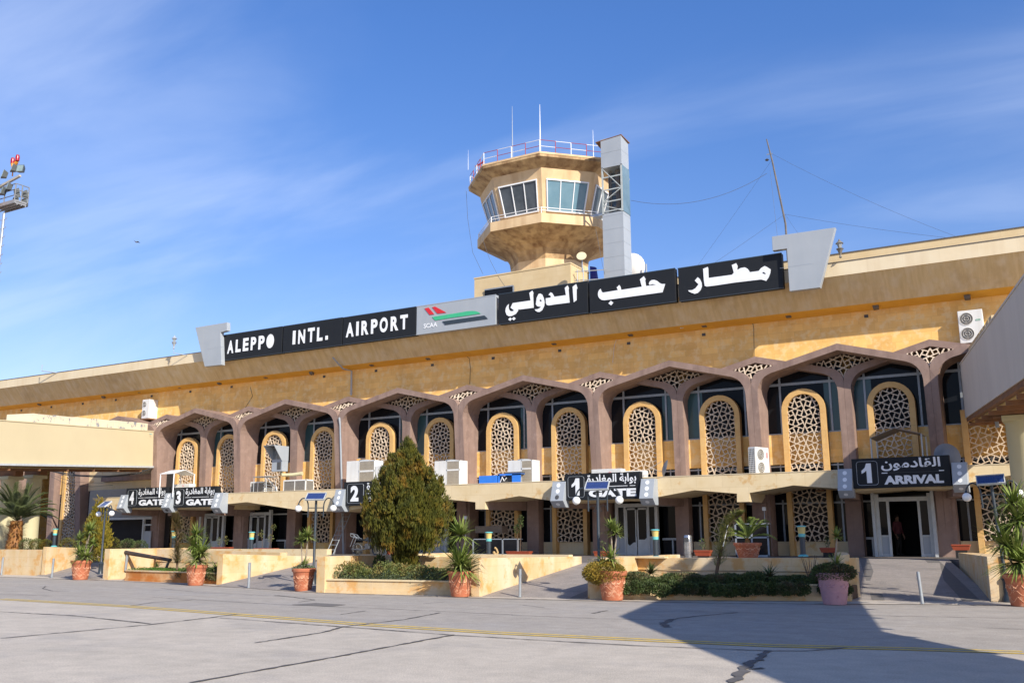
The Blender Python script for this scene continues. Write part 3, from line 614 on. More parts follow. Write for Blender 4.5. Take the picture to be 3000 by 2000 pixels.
# beams from the canopy front back to the columns
for u,v,xc in ((1407,1492,-20.12+3.8),(1635,1487,-11.97),(1905,1478,-7.82),(2178,1470,-3.85),(2480,1460,.13),(2812,1452,3.85),(989,1500,-28.64),(1165,1492,-24.28),(640,1508,-36.9),(500,1510,-40.84),(365,1500,-44.6)):
    p=G(u,v,y=YC+.05); xs=p.x; zb=max(3.0,min(p.z,3.2)); xb=xs+(xc-xs)*.75
    MB().hexa([(xs-.24,YC+.03,zb),(xs+.24,YC+.03,zb),(xb+.28,1.4,zb),(xb-.28,1.4,zb)],[(xs-.24,YC+.03,3.75),(xs+.24,YC+.03,3.75),(xb+.28,1.4,3.7),(xb-.28,1.4,3.7)]).build('canopy_beam',PINK,B)
# pink ground columns linking beam and terrace
for xc in MC[3:-1]: MB().box(xc-.42,xc+.42,.55,1.46,TZ-.05,3.9).build('ground_column',PINK,B)
for xc in PK[3:-1]: MB().box(xc-.34,xc+.34,.95,1.48,TZ-.05,3.9).build('ground_column',PINK,B)
# oval soffit lights
for u,v,lb in ((2000,1453,'left oval light under the canopy right of gate one'),(1526,1470,'oval light under the canopy left of the gate one sign'),(2075,1466,'right oval light under the canopy right of gate one, near the canopy stub'),(2277,1443,'left oval light under the canopy between stub and ARRIVAL sign'),(2402,1438,'right oval light under the canopy, nearest the ARRIVAL sign box'),(1170,1470,'oval light under the canopy by the conifer'),(2572,1433,'left oval light beneath the ARRIVAL sign'),(2713,1427,'right oval light beneath the ARRIVAL sign'),(2890,1416,'oval light under the canopy at the right edge')):
    p=G(u,v,z=3.6)
    t=thing('soffit_light',lb,'light',(p.x,max(p.y,-1.6),3.62),'oval lights under the canopy')
    MB().lathe([(.16,.02),(.17,-.02),(.13,-.07),(.02,-.09)],(0,0,0),16).build('lens',mat('amber_lens',(.35,.25,.12),rough=.3),t,w=False,smooth=True)
    MB().lathe([(.19,.03),(.21,0),(.19,-.03),(.17,-.03)],(0,0,0),16).build('ring',RUSTB,t,w=False,smooth=True)
# left part under the bridge: shutter bay
a=G(264,1437,y=.45); b=G(446,1512,y=.45)
sh=MB(); k=0; z=b.z
while z<a.z: sh.box(a.x,b.x,.45,.52,z,z+.07); sh.box(a.x,b.x,.47,.54,z+.07,z+.1); z+=.1
sh.build('roller_shutter',SHUT,B)
c=G(305,1515,y=.5); d=G(421,1600,y=.5); e=G(443,1600,y=.5)
m=MB(); m.box(a.x,e.x,.36,.5,b.z-.18,b.z-.02); m.box(d.x-.12,d.x+.02,.36,.5,TZ,b.z-.18); m.box(d.x,e.x,.36,.44,b.z-.6,b.z-.5); m.build('shop_front_frame',LALU,B)
MB().box(d.x+.02,e.x,.4,.45,TZ,2.2).build('metal_door',GREYW,B)
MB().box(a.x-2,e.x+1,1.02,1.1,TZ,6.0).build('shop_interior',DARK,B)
MB().box(-52.3,-44.9,.9,1.3,a.z+.02,6.4).build('bay_spandrel',CREAM,B); MB().box(-50.5,-45.2,.55,.9,a.z+.6,6.0).build('bay_lintel',PINK,B)
# ------------------------------------------------------------------ doors
def door(dx,y,label_part,openm=False,w=1.05,zt=3.42,leafstyle=1):
    f=MB()
    for s in (-1,1):
        f.box(dx+s*w-.08 if s>0 else dx-w-.08,dx+s*w+.08 if s>0 else dx-w+.08,y-.1,y+.1,TZ,zt)
        f.box(dx+s*.62-.05,dx+s*.62+.05,y-.08,y+.08,TZ,zt-.25)
    f.box(dx-w,dx+w,y-.09,y+.09,zt-.32,zt-.14)
    for s in (-1,1):
        a,b=sorted((dx+s*.62,dx+s*w)); f.box(a,b,y-.06,y+.06,TZ+.82,TZ+.9); f.box(a,b,y-.06,y+.06,TZ,TZ+.12)
    fr=f.build('door_frame',LALU,B,bevel=.01)
    for s in (-1,1):
        a,b=sorted((dx+s*.67,dx+s*(w-.08))); MB().box(a,b,y-.02,y+.0,TZ+.9,zt-.32).build('side_light',GLASS,fr); MB().box(a,b,y-.02,y+.01,TZ+.12,TZ+.82).build('kick_panel',GREYW,fr)
    if openm:
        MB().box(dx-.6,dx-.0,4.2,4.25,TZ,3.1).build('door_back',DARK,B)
    else:
        l=MB(); ch=.16
        for s in (-1,1):
            a,b=sorted((dx+s*.02,dx+s*.57)); zz=zt-.36
            l.box(a,a+.06,y-.03,y+.03,TZ,zz); l.box(b-.06,b,y-.03,y+.03,TZ,zz); l.box(a,b,y-.03,y+.03,zz-.08,zz)
            if s<0: l.prism([(a,TZ),(b,TZ),(b,TZ+.62),(b-ch,TZ+.62),(a+ch,TZ+.45),(a,TZ+.62)],y-.028,y+.028)
            else: l.prism([(a,TZ),(b,TZ),(b,TZ+.9),(b-ch,TZ+.75),(a,TZ+.75)],y-.028,y+.028)
        d=l.build('door_leaf',LALU,B); MB().box(dx-.57,dx+.57,y-.01,y+.01,TZ+.4,zt-.36).build('door_glass',GLASS,d)
        MB().box(dx-.06,dx-.03,y-.09,y-.05,TZ+.9,TZ+1.25).build('door_handle',STEEL,d)
for k,dx in enumerate(doorx): door(dx,1.0 if k!=1 else .55,'',openm=(k==1))
# arrival vestibule roof line
MB().box(doorx[1]-1.25,doorx[1]-1.13,.3,.6,TZ,3.65).build('portal_post',LALU,B); MB().box(doorx[1]+1.13,doorx[1]+1.25,.3,.6,TZ,3.65).build('portal_post',LALU,B)
# ------------------------------------------------------------------ roof lettering boards
YS=-.05
def board(px,label,m=BLACK,depth=.34,name='sign_board',dark=True,grp='sign boards of the roof lettering'):
    """px: top-left, top-right, bottom-right, bottom-left in photo pixels on the plane YS"""
    p=[G(u,v,y=YS) for u,v in px]
    x0=(p[0].x+p[3].x)/2; x1=(p[1].x+p[2].x)/2; zt=(p[0].z+p[1].z)/2; zb=(p[2].z+p[3].z)/2
    t=thing('sign_board',label,'sign board',((x0+x1)/2,YS,zb),grp)
    MB().box(x0,x1,YS,YS+depth,zb,zt).build('panel',m,t,bevel=.015)
    f=MB(); f.box(x0-.012,x1+.012,YS-.012,YS+.03,zt-.035,zt+.012); f.box(x0-.012,x1+.012,YS-.012,YS+.03,zb-.012,zb+.02); f.build('edge_trim',NAVY if dark else GREYW,t)
    m2=MB()
    for zz in (zb+.35,zt-.35):
        for xx in (x0+.5,x1-.5): m2.box(xx-.03,xx+.03,YS+depth,.6,zz-.03,zz+.03)
    m2.build('mounting_bracket',STEEL,t)
    return t,x0,x1,zb,zt
def letters(t,spec,y=YS-.02,m=WHITE,off=.045):
    for ch,u0,u1,vt0,vb0,vt1,vb1 in spec:
        a=G(u0,(vt0+vb0)/2,y=y).x; b=G(u1,(vt1+vb1)/2,y=y).x
        um=(u0+u1)/2; zt=G(um,(vt0+vt1)/2,y=y).z; zb=G(um,(vb0+vb1)/2,y=y).z
        mb=MB()
        if ch=='@': 
            n=20; mb.prism([((a+b)/2+(b-a)/2*math.cos(2*math.pi*k/n),(zt+zb)/2+(zt-zb)/2*math.sin(2*math.pi*k/n)) for k in range(n)],y-.02,y)
        elif ch=='.': mb.box(a,b,y-.02,y,zb,zt)
        else: textrect(mb,ch,a,b,zb,zt,y-.012,off)
        mb.build('letter',m,t)
def q7(x,y): return (630+x/3.92,890+y/3.92)
def L7(ch,x0,x1,t0,b0,t1=None,b1=None):
    # slanted reading: t/b at the middle
    u0,v0=q7(x0,t0); u1,v1=q7(x1,b0); return (ch,u0,u1,v0,v1,v0,v1)
tA=board([q7(95,360),q7(768,258),q7(768,562),q7(88,652)],'black roof board reading ALEPPO in white, with a filled last O')
letters(tA[0],[L7('A',143,215,420,568),L7('L',238,298,408,553),L7('E',322,386,392,540),L7('P',412,474,380,528),L7('P',500,570,365,520),L7('@',592,677,348,508)])
tB=board([q7(783,256),q7(1462,155),q7(1455,472),q7(778,560)],'black roof board reading INTL. in white')
letters(tB[0],[L7('I',893,926,308,465),L7('N',957,1036,297,455),L7('T',1066,1145,275,438),L7('L',1172,1238,268,425),L7('.',1268,1296,366,412)])
tC=board([q7(1472,152),q7(2310,35),q7(2302,358),q7(1465,470)],'black roof board reading AIRPORT in white')
letters(tC[0],[L7('A',1505,1595,215,380),L7('I',1622,1652,203,365),L7('R',1682,1765,192,355),L7('P',1792,1868,175,340),L7('O',1892,1985,155,327),L7('R',2018,2108,142,308),L7('T',2127,2215,125,292)])
def q6(x,y): return (1200+x/9.046,860+y/9.046)
tD=board([q6(185,345),q6(2275,20),q6(2285,815),q6(180,1085)],'silver roof board with a red, green and dark striped aeroplane tail emblem and SCAA',m=GREYW,dark=False)
for nm,mm,pp in (('emblem_stripe',RED,[(398,392),(505,370),(655,545),(532,562)]),('emblem_stripe',RED,[(600,358),(680,343),(975,500),(740,530)]),
   ('emblem_stripe',GREEN,[(600,618),(900,570),(1300,508),(1530,468),(1640,460),(1740,463),(1820,485),(1885,528),(1500,585),(1100,640),(680,708)]),
   ('emblem_stripe',NAVY,[(868,735),(1985,578),(2075,665),(945,828)])):
    mb=MB(); flat(mb,[q6(*p) for p in pp],YS-.012,.015); mb.build(nm,mm,tD[0])
mb=MB(); a=G(*q6(370,850),y=YS-.02); b=G(*q6(735,850),y=YS-.02); textrect(mb,'SCAA',a.x,b.x,G(*q6(550,900),y=YS-.02).z,G(*q6(550,775),y=YS-.02).z,YS-.02,.03); mb.build('letter',WHITE,tD[0])
def q3(x,y): return (1440+x/7.84,810+y/7.84)
tE=board([q3(155,405),q3(2215,100),q3(2200,840),q3(165,1095)],'black roof board with the leftmost Arabic word, two diamond dots beneath')
for pp in ([(1865,235),(1945,175),(1975,270),(1955,300),(1955,545),(1893,592),(1880,480)],
  [(1248,500),(1350,485),(1372,465),(1355,440),(1312,420),(1358,362),(1395,378),(1445,465),(1712,428),(1685,262),(1750,205),(1780,270),(1770,300),(1795,600),(1440,645),(1320,665),(1275,655),(1250,610)],
  [(1020,640),(1040,490),(1085,400),(1125,392),(1165,415),(1200,490),(1220,590),(1210,680),(1165,775),(1105,815),(1060,812),(1020,790),(993,755),(1060,750),(1110,725),(1140,688),(1100,692),(1050,680)],
  [(440,715),(490,610),(900,550),(872,375),(940,325),(963,385),(955,420),(970,718),(650,758),(620,748),(610,790),(560,860),(470,905),(400,912),(350,880),(322,800),(330,730),(360,670),(400,632),(392,700),(400,750),(430,790),(470,800),(520,785),(500,760)],
  [(388,985),(432,938),(470,972),(432,1020)],[(470,972),(515,928),(558,965),(515,1008)]):
    mb=MB(); flat(mb,[q3(*p) for p in pp],YS-.012,.02); mb.build('letter',WHITE,tE[0])
mb=MB(); flat(mb,[q3(*p) for p in [(1105,545),(1120,525),(1145,540),(1150,575),(1120,570)]],YS-.034,.003); mb.build('letter_counter',BLACK,tE[0])
def q2(x,y): return (1700+x/7.587,770+y/7.587)
tF=board([q2(190,400),q2(2090,120),q2(2140,860),q2(215,1105)],'black roof board with the middle Arabic word, one diamond dot beneath')
for pp in ([(395,700),(400,650),(425,600),(455,578),(465,610),(480,645),(515,660),(840,605),(812,550),(868,492),(895,530),(912,600),(1370,530),(1328,368),(1415,297),(1455,365),(1442,392),(1465,515),(1690,487),(1610,472),(1540,492),(1525,460),(1545,415),(1590,382),(1650,378),(1710,400),(1770,450),(1820,470),(1888,470),(1830,655),(545,832),(480,825),(430,790),(402,745)],[(628,900),(682,843),(738,885),(688,945)]):
    mb=MB(); flat(mb,[q2(*p) for p in pp],YS-.012,.02); mb.build('letter',WHITE,tF[0])
def q1(x,y): return (1950+x/6.357,720+y/6.357)
tG=board([q1(218,412),q1(2150,140),q1(2200,785),q1(262,1030)],'black roof board with the rightmost Arabic word in white, next to the silver end piece')
for pp in ([(420,830),(500,825),(560,790),(615,718),(545,650),(600,585),(640,620),(672,690),(678,760),(650,830),(600,880),(545,895),(480,875),(435,850)],
  [(700,430),(785,395),(795,420),(803,600),(1240,540),(1272,500),(1233,360),(1315,325),(1342,375),(1335,450),(1400,415),(1480,402),(1530,430),(1555,465),(1568,492),(1735,470),(1780,415),(1845,377),(1890,395),(1958,440),(1950,510),(1920,590),(1875,655),(1780,628),(1300,685),(900,745),(765,760),(730,745),(715,650)]):
    mb=MB(); flat(mb,[q1(*p) for p in pp],YS-.012,.02); mb.build('letter',WHITE,tG[0])
mb=MB(); flat(mb,[q1(*p) for p in [(1800,500),(1830,488),(1862,515),(1860,530),(1820,515)]],YS-.034,.003); mb.build('letter_counter',BLACK,tG[0])
# silver trapezoid end pieces
def endpiece(px,label,y=-.36,depth=.30):
    p=[G(u,v,y=y) for u,v in px]; t=thing('sign_end_piece',label,'sign',(p[0].x,y,min(q.z for q in p)))
    o=MB(); o.prism([(q.x,q.z) for q in p],y,y+depth); o.build('sheet_body',GREYW,t,bevel=.012)
    zz=min(q.z for q in p); zt=max(q.z for q in p); xs=[q.x for q in p]
    MB().box(min(xs)+.9,min(xs)+1.6,y+depth,.75,zz+.4,zz+.5).build('support_arm',STEEL,t)
    s=MB(); zs=zz+(zt-zz)*.42; xa=sum(xs)/len(xs); s.box(xa-.75,xa+.75,y-.003,y,zs,zs+.012); s.build('panel_seam',STEEL,t)
endpiece([(2261,693),(2447,666),(2402,842),(2313,853),(2305,728),(2263,734)],'large silver trapezoid end piece at the right end of the roof lettering')
def qa(x,y): return (550+x/2.476,850+y/2.476)
endpiece([qa(55,270),qa(285,232),qa(285,292),qa(238,305),qa(245,540),qa(122,553)],'small silver trapezoid end piece at the left end of the roof lettering',y=-.36,depth=.30)
# ------------------------------------------------------------------ gate signs
AR_GATE='\u0628\u0648\u0627\u0628\u0629 \u0627\u0644\u0645\u063a\u0627\u062f\u0631\u0629'
G_GATE='\ufe91\ufeee\ufe8d\ufe91\ufe94 \ufe8d\ufedf\ufee4\ufed0\ufe8e\ufea9\ufead\ufe93'[::-1]
G_ARR='\ufe8d\ufedf\ufed8\ufe8e\ufea9\ufee3\ufeee\ufee5'[::-1]
YG=-2.35
def gatesign(px,num,ar,en,label,fr=(.07,.30,.34,.93)):
    p=[G(u,v,y=YG) for u,v in px]; x0=(p[0].x+p[3].x)/2; x1=(p[1].x+p[2].x)/2; zt=(p[0].z+p[1].z)/2; zb=(p[2].z+p[3].z)/2
    t=thing('gate_sign',label,'sign',((x0+x1)/2,YG,zb),'black gate signs on the canopy')
    w,h=x1-x0,zt-zb
    MB().box(x0,x1,YG,YG+.33,zb,zt).build('panel',BLACK,t,bevel=.01)
    X=lambda f:x0+w*f; Z=lambda f:zb+h*f
    mb=MB()
    if num=='1': mb.prism([(X(.10+.105*fx),Z(.17+.66*fz)) for fx,fz in ((0,.63),(.35,.78),(.52,1),(1,1),(1,0),(.5,0),(.5,.64),(.25,.54),(0,.48))],YG-.014,YG-.002)
    else: textrect(mb,num,X(.095),X(.205),Z(.17),Z(.83),YG-.012,.05)
    mb.build('number',WHITE,t)
    n=6; pts=[]; rr=.12
    cx0,cx1,cz0,cz1=X(.05),X(.27),Z(.10),Z(.90)
    for (qx,qz,a0) in ((cx1-rr,cz1-rr,0),(cx0+rr,cz1-rr,90),(cx0+rr,cz0+rr,180),(cx1-rr,cz0+rr,270)):
        for k in range(n+1): 
            a=R(a0+90*k/n); pts.append((qx+rr*math.cos(a),YG-.008,qz+rr*math.sin(a)))
    MB().tube(pts+[pts[0]],.011,5,cap=False).build('number_frame',ALU,t)
    mb=MB(); textrect(mb,ar,X(.31),X(.955 if en=='GATE' else .91),Z(.55),Z(.96),YG-.012,.024); mb.build('arabic_word',WHITE,t)
    mb=MB(); textrect(mb,en,X(.33),X(.95 if en=='GATE' else .93),Z(.09) if en=='GATE' else Z(.10),Z(.39),YG-.012,.055); mb.build('latin_word',WHITE,t)
    if en=='GATE':
        mb=MB(); 
        for a,b in ((.31,.44),(.46,.84),(.87,.94)): mb.box(X(a),X(b),YG-.012,YG-.002,Z(.475),Z(.495))
        mb.build('white_rule',WHITE,t)
    else:
        mb=MB(); mb.box(X(.31),X(.37),YG-.012,YG-.002,Z(.47),Z(.50)); mb.box(X(.89),X(.94),YG-.012,YG-.002,Z(.49),Z(.52)); mb.build('white_rule',WHITE,t)
        mb=MB(); mb.box(X(.38),X(.88),YG-.006,YG-.001,Z(.48),Z(.49)); mb.build('dark_rule',ACD,t)
def qg(x,y): return (340+x/6.19,1330+y/6.19)
gatesign([qg(192,612),qg(942,600),qg(905,960),qg(165,960)],'4',G_GATE,'GATE','black gate sign with the number 4, leftmost of the row')
gatesign([qg(1030,598),qg(1838,583),qg(1800,955),qg(1003,960)],'3',G_GATE,'GATE','black gate sign with the number 3, beneath the small white tent')
gatesign([(1008,1412),(1232,1402),(1228,1476),(1006,1480)],'2',G_GATE,'GATE','black gate sign with the number 2, half hidden by the conifer')
def qh(x,y): return (1650+x/9.41,1370+y/9.41)
gatesign([qh(30,178),qh(2125,95),qh(2110,850),qh(38,885)],'1',G_GATE,'GATE','black departures gate sign with the number 1, behind the centre solar lamp')
def qr(x,y): return (2480+x/7.35,1320+y/7.35)
gatesign([qr(98,188),qr(2180,78),qr(2285,735),qr(150,825)],'1',G_ARR,'ARRIVAL','black ARRIVAL sign with the number 1 over the open arrival door')
# grey boxes with round holes flanking the signs
def holebox(px,label,dark_hole=None,depth=.55):
    """px front face: tl,tr,br,bl ; below it a slanting underside"""
    p=[G(u,v,y=YG-(.04 if k<2 else .32)) for k,(u,v) in enumerate(px)]; x0=(p[0].x+p[3].x)/2; x1=(p[1].x+p[2].x)/2
    zt=(p[0].z+p[1].z)/2; zb=(p[2].z+p[3].z)/2; h=zt-zb
    t=thing('sign_light_box',label,'light box',((x0+x1)/2,YG,zb),'grey perforated boxes between the gate signs')
    yf=YG-.32
    prof=[(yf+.28,zt),(yf,zb),(yf+.30,zb-.33*h),(YG+.34,zb-.33*h),(YG+.34,zt)]
    mb=MB(); n=len(prof); mb.add([(x0,y,z) for y,z in prof]+[(x1,y,z) for y,z in prof],[tuple(range(n)),tuple(range(2*n-1,n-1,-1))]+[(i,i+n,(i+1)%n+n,(i+1)%n) for i in range(n)])
    mb.build('box_body',GREYW,t,bevel=.008)
    xc=(x0+x1)/2; r=(x1-x0)*.155
    for k in range(3):
        f=.19+.31*k; z=zt-h*f; y=yf+.28-.28*f
        n=14; m=MB(); m.add([(xc+r*math.cos(2*math.pi*q/n),y-.008+.28*r/h*math.sin(2*math.pi*q/n),z+r*math.sin(2*math.pi*q/n)) for q in range(n)],[tuple(range(n))]); m.build('round_window',ACD if dark_hole==k else mat('frosted_round_window',(.80,.82,.82),(.7,.72,.72),rough=.4),t)
    z=zb-.33*h*.5; y=yf+.15; m=MB(); m.add([(xc+r*math.cos(2*math.pi*q/14),y-r*.6*.30/(.33*h)*math.sin(2*math.pi*q/14)-.006,z+r*.6*math.sin(2*math.pi*q/14)-.012) for q in range(14)],[tuple(range(14))]); m.build('round_window',ACD if dark_hole==3 else MATS['frosted_round_window'],t)
holebox([(350,1449),(372,1449),(364,1487),(345,1489)],'grey perforated box left of the gate 4 sign')
holebox([qg(905,710),qg(1020,700),qg(985,965),qg(805,970)],'grey perforated box between the gate 4 and gate 3 signs',3)
holebox([qg(1800,700),qg(1955,695),qg(1870,970),qg(1710,975)],'grey perforated box right of the gate 3 sign')
holebox([(984,1434),(1006,1432),(1006,1480),(972,1483)],'grey perforated box next to the gate 2 sign, beside the downpipe')
def qi(x,y): return (1600+x/4.48,1330+y/4.48)
holebox([qi(82,368),qi(240,352),qi(235,610),qi(55,612)],'grey perforated box left of the gate 1 departures sign, one hole dark',2)
holebox([qi(1240,322),qi(1412,318),qi(1412,575),qi(1225,580)],'grey perforated box right of the gate 1 departures sign')
def qj(x,y): return (2450+x/3.733,1380+y/3.733)
holebox([(2452,1374),(2494,1372),(2498,1435),(2456,1437)],'white perforated box left of the ARRIVAL sign')
holebox([(2786,1355),(2830,1352),(2838,1417),(2792,1420)],'white perforated box right of the ARRIVAL sign')
# ================================================================== TOWER
TC=(-19.6,9.95); T=thing('control_tower','octagonal stained concrete control tower with slanted windows behind the roof lettering','control tower',(TC[0],TC[1],13.8))
def octv(s,z,ang0=22.5):
    r=s/.76537; return [(TC[0]+r*math.sin(R(ang0+45*k)),TC[1]-r*math.cos(R(ang0+45*k)),z) for k in range(8)]
def octloft(prof,name,m,cap=True):
    mb=MB(); o=[]
    for s,z in prof: mb.v+=octv(s,z)
    for i in range(len(prof)-1):
        for k in range(8): mb.f.append((i*8+k,(i+1)*8+k,(i+1)*8+(k+1)%8,i*8+(k+1)%8))
    if cap: n=len(prof)-1; mb.f.append(tuple(range(8))); mb.f.append(tuple(n*8+k for k in range(7,-1,-1)))
    mb.f=[f[::-1] for f in mb.f]
    return mb.build(name,m,T)
octloft([(1.95,13.5),(1.95,18.9)],'shaft',TOWER)
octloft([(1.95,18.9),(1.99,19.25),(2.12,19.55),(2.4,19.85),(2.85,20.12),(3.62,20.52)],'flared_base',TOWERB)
octloft([(3.66,20.52),(3.66,21.12)],'gallery',TOWER)
octloft([(2.9,21.1),(2.95,21.5),(3.43,23.53),(3.54,24.16)],'cab_wall',TOWER)
octloft([(3.52,24.12),(4.12,24.58),(4.12,24.80),(4.06,24.82)],'roof_lip',TOWERB)
octloft([(4.14,24.74),(4.14,24.86)],'roof_edge',TOWER)
def lerp3(a,b,t): return tuple(a[i]+(b[i]-a[i])*t for i in range(3))
lo=octv(2.96,21.5); hi=octv(3.43,23.53)
BGL=mat('painted_sky_reflection_glass',(.16,.27,.33),(.10,.20,.26),rough=.12,scale=.8,spec=.7)  # pale sky reflection put into the glass colour of one cab window
for k in range(8):
    a,b=lo[k],lo[(k+1)%8]; c,d=hi[(k+1)%8],hi[k]
    nx,ny=(a[0]+b[0])/2-TC[0],(a[1]+b[1])/2-TC[1]; l=math.hypot(nx,ny); nx/=l; ny/=l
    def P(f,g,o=.03):
        p=lerp3(lerp3(a,b,f),lerp3(d,c,f),g); return (p[0]+nx*o,p[1]+ny*o,p[2]+.0)
    gl=MB().hexa([P(.1,.04,.0),P(.9,.04,.0),P(.9,.04,.035),P(.1,.04,.035)],[P(.1,.94,.0),P(.9,.94,.0),P(.9,.94,.035),P(.1,.94,.035)]).build('cab_window',BGL if k==0 else mat('smoky_cab_glass',(.05,.065,.08),(.11,.13,.15),rough=.08,scale=1.1,spec=.4),T)
    f=MB()
    for u0 in (.1,.367,.633,.9): f.bar(P(u0,.03,.05),P(u0,.95,.05),.07 if u0 in (.1,.9) else .05,.07)
    for g in (.03,.95): f.bar(P(.09,g,.05),P(.91,g,.05),.09,.08)
    f.build('window_frame',WHITE,gl)
# railings: roof (red and white) and gallery
RRED=mat('red_rail_paint',(.33,.03,.04),rough=.5)
top=octv(4.05,24.84)
for k in range(8):
    a,b=top[k],top[(k+1)%8]
    for j in range(4):
        p=lerp3(a,b,j/4); q=lerp3(a,b,(j+1)/4); m=WHITE if j%2==0 else RRED
        MB().tube([p,(p[0],p[1],p[2]+.82)],.026,6).build('rail_post',m,T)
        for dz in (.42,.82): MB().tube([(p[0],p[1],p[2]+dz),(q[0],q[1],q[2]+dz)],.02,5).build('rail',RRED if (j+(dz>.5))%2 else WHITE,T)
gal=octv(3.6,21.12); r=MB()
for k in range(8):
    a,b=gal[k],gal[(k+1)%8]
    r.tube([a,(a[0],a[1],a[2]+.38)],.03,6)
    for dz in (.2,.38): r.tube([(a[0],a[1],a[2]+dz),(b[0],b[1],b[2]+dz)],.024,5)
r.build('gallery_rail',WHITE,T)
# antennas
for x,y,z0,z1,rr,m,nm in ((-21.98+.5,9.95-1.5,24.8,30.2,.05,STEEL,'whip_antenna'),(-18.1,6.1,24.8,28.55,.05,WHITE,'whip_antenna'),(-15.6,8.6,24.8,27.2,.03,WHITE,'whip_antenna'),(-23.8,6.6,25.5,26.9,.015,WHITE,'whip_antenna')):
    MB().tube([(x,y,z0),(x,y,z0+(z1-z0)*.45),(x,y,z1)],[rr,rr*.8,rr*.25],6).build(nm,m,T)
MB().sphere((-21.48,8.45,25.15),.16).build('antenna_base',STEEL,T,smooth=True)
m=MB(); 
for dx in (-.18,0,.18): m.tube([(-23.2+dx,7.2,24.9),(-23.2+dx,7.2,26.0)],.025,5)
m.bar((-23.6,7.2,25.9),(-22.9,7.2,26.1),.08,.08); m.build('camera_mount',RRED,T)
tag(MB().box(-22.27,-15.58,5.0,7.5,13.5,17.42).build('roof_house',CREAMB),'cream stone roof house in front of the control tower foot','building')
bpy.data.objects['roof_house'].data.materials.append(GLASS)
MB().box(-22.3,-15.55,4.97,7.53,17.42,17.5).build('coping',CREAMB,bpy.data.objects['roof_house'],w=False)
a=G(1421,845,y=4.95); b=G(1505,838,y=4.95)
w_=MB().box(a.x,b.x,4.9,5.02,15.2,G(1505,838,y=4.95).z).build('window',GLASS,bpy.data.objects['roof_house'],w=False)
m=MB(); m.box(a.x,b.x,4.87,4.93,b.z-.02,b.z+.06); m.box(b.x-.03,b.x+.05,4.87,4.93,15.2,b.z); m.build('window_frame',ALU,w_,w=False)
# lift tower
LX0,LX1,LY0,LY1=-14.13,-12.79,6.5,7.6
Lf=thing('lift_tower','silver clad lift tower with a glazed middle section beside the control tower','lift tower',(LX0,LY0,13.8))
b=MB(); z=13.6
while z<20.6: 
    z2=min(z+.86,20.65); b.box(LX0,LX1,LY0,LY1,z,z2-.012); z=z2
b.box(LX0+.01,LX1-.01,LY0+.01,LY1-.01,13.6,20.64)
b.build('lower_cladding',GREYW,Lf)
b=MB(); b.box(LX0,LX1,LY0,LY1,23.55,24.5); b.box(LX0,LX1,LY0,LY1,24.51,25.42); b.build('upper_cladding',GREYW,Lf)
MB().hexa([(LX0-.34,LY0-.02,25.30),(LX1+.04,LY0-.02,25.44),(LX1+.10,LY1+.05,25.30),(LX0-.34,LY1+.05,25.1)],[(LX0-.34,LY0-.02,25.34),(LX1+.04,LY0-.02,25.48),(LX1+.10,LY1+.05,25.34),(LX0-.34,LY1+.05,25.14)]).build('roof_sheet',RUSTB,Lf)
f=MB()
for x in (LX0+.05,LX1-.05):
    for y in (LY0+.05,LY1-.05): f.box(x-.05,x+.05,y-.05,y+.05,20.6,23.6)
for z in (20.75,21.35,22.1,22.9): 
    f.box(LX0+.01,LX1-.01,LY0+.008,LY0+.06,z,z+.07); f.box(LX1-.06,LX1-.008,LY0+.01,LY1,z,z+.07); f.box(LX0+.01,LX1-.01,LY1-.06,LY1-.008,z,z+.07)
f.bar((LX0+.08,LY0+.03,23.5),(LX1-.08,LY0+.03,22.15),.09,.05); f.bar((LX0+.08,LY0+.03,21.4),(LX1-.08,LY0+.03,22.1),.08,.05); f.bar((LX0+.08,LY0+.03,21.2),(LX1-.08,LY0+.03,20.7),.08,.05)
f.bar((LX1-.03,LY0+.08,23.5),(LX1-.03,LY1-.08,22.2),.05,.06)
f.build('steel_frame',mat('weathered_steel',(.42,.47,.46),(.33,.34,.32),rough=.6,scale=3),Lf)
MB().box(LX1+.0,LX1+.02,LY0+.05,LY1,20.65,23.55).build('side_glass',mat('pale_blue_glass',(.16,.24,.28),(.10,.16,.19),rough=.1,scale=1),Lf)
g=MB(); g.box(LX0+.35,LX0+.42,7.0,7.05,20.7,23.5); g.box(LX0+.7,LX0+.95,7.0,7.2,20.7,23.5); g.box(LX0+.1,LX0+.16,7.3,7.35,20.7,23.5); g.build('guide_rail',mat('guide_rail_steel',(.1,.1,.1),(.2,.15,.1),rough=.6),Lf)
MB().box(LX0,LX1,LY1-.02,LY1,20.65,23.55).build('rear_glass',mat('rear_lift_glass',(.13,.17,.19),(.09,.12,.14),rough=.2),Lf)
MB().box(-14.9,-14.1,6.9,7.4,20.75,20.9).build('link_platform',STEEL,Lf)
# dishes on the roof
def dishat(p,r,m,label,nx=0,pole=1.,rz=0):
    t=thing('satellite_dish',label,'satellite dish',(p[0],p[1],p[2]-pole)); 
    pr=[(r*k/6,.22*r*(k/6)**2) for k in range(7)]
    d=MB().lathe([(max(.01,a),b) for a,b in pr]+[(r*.98,.22*r+.02)],(0,0,0),22); 
    rot=Matrix.Rotation(rz,3,'Z')@Matrix.Rotation(R(68),3,'X')
    d.v=[tuple(rot@Vector(v)+Vector((0,0,pole))) for v in d.v]; d.build('reflector',m,t,w=False,smooth=True)
    MB().tube([(0,.06,0),(0,.06,pole)],.035,7).build('pole',STEEL,t,w=False)
    return t
dishat(G(1704,752,y=4.),.29,DISHC,'small cream round dish on a pole at the foot of the control tower',pole=.9,rz=R(20))
t=thing('satellite_dish','large white dish seen edge on behind the lift tower','satellite dish',(-12.2,8.4,13.8)); c=G(1852,780,y=8.4)
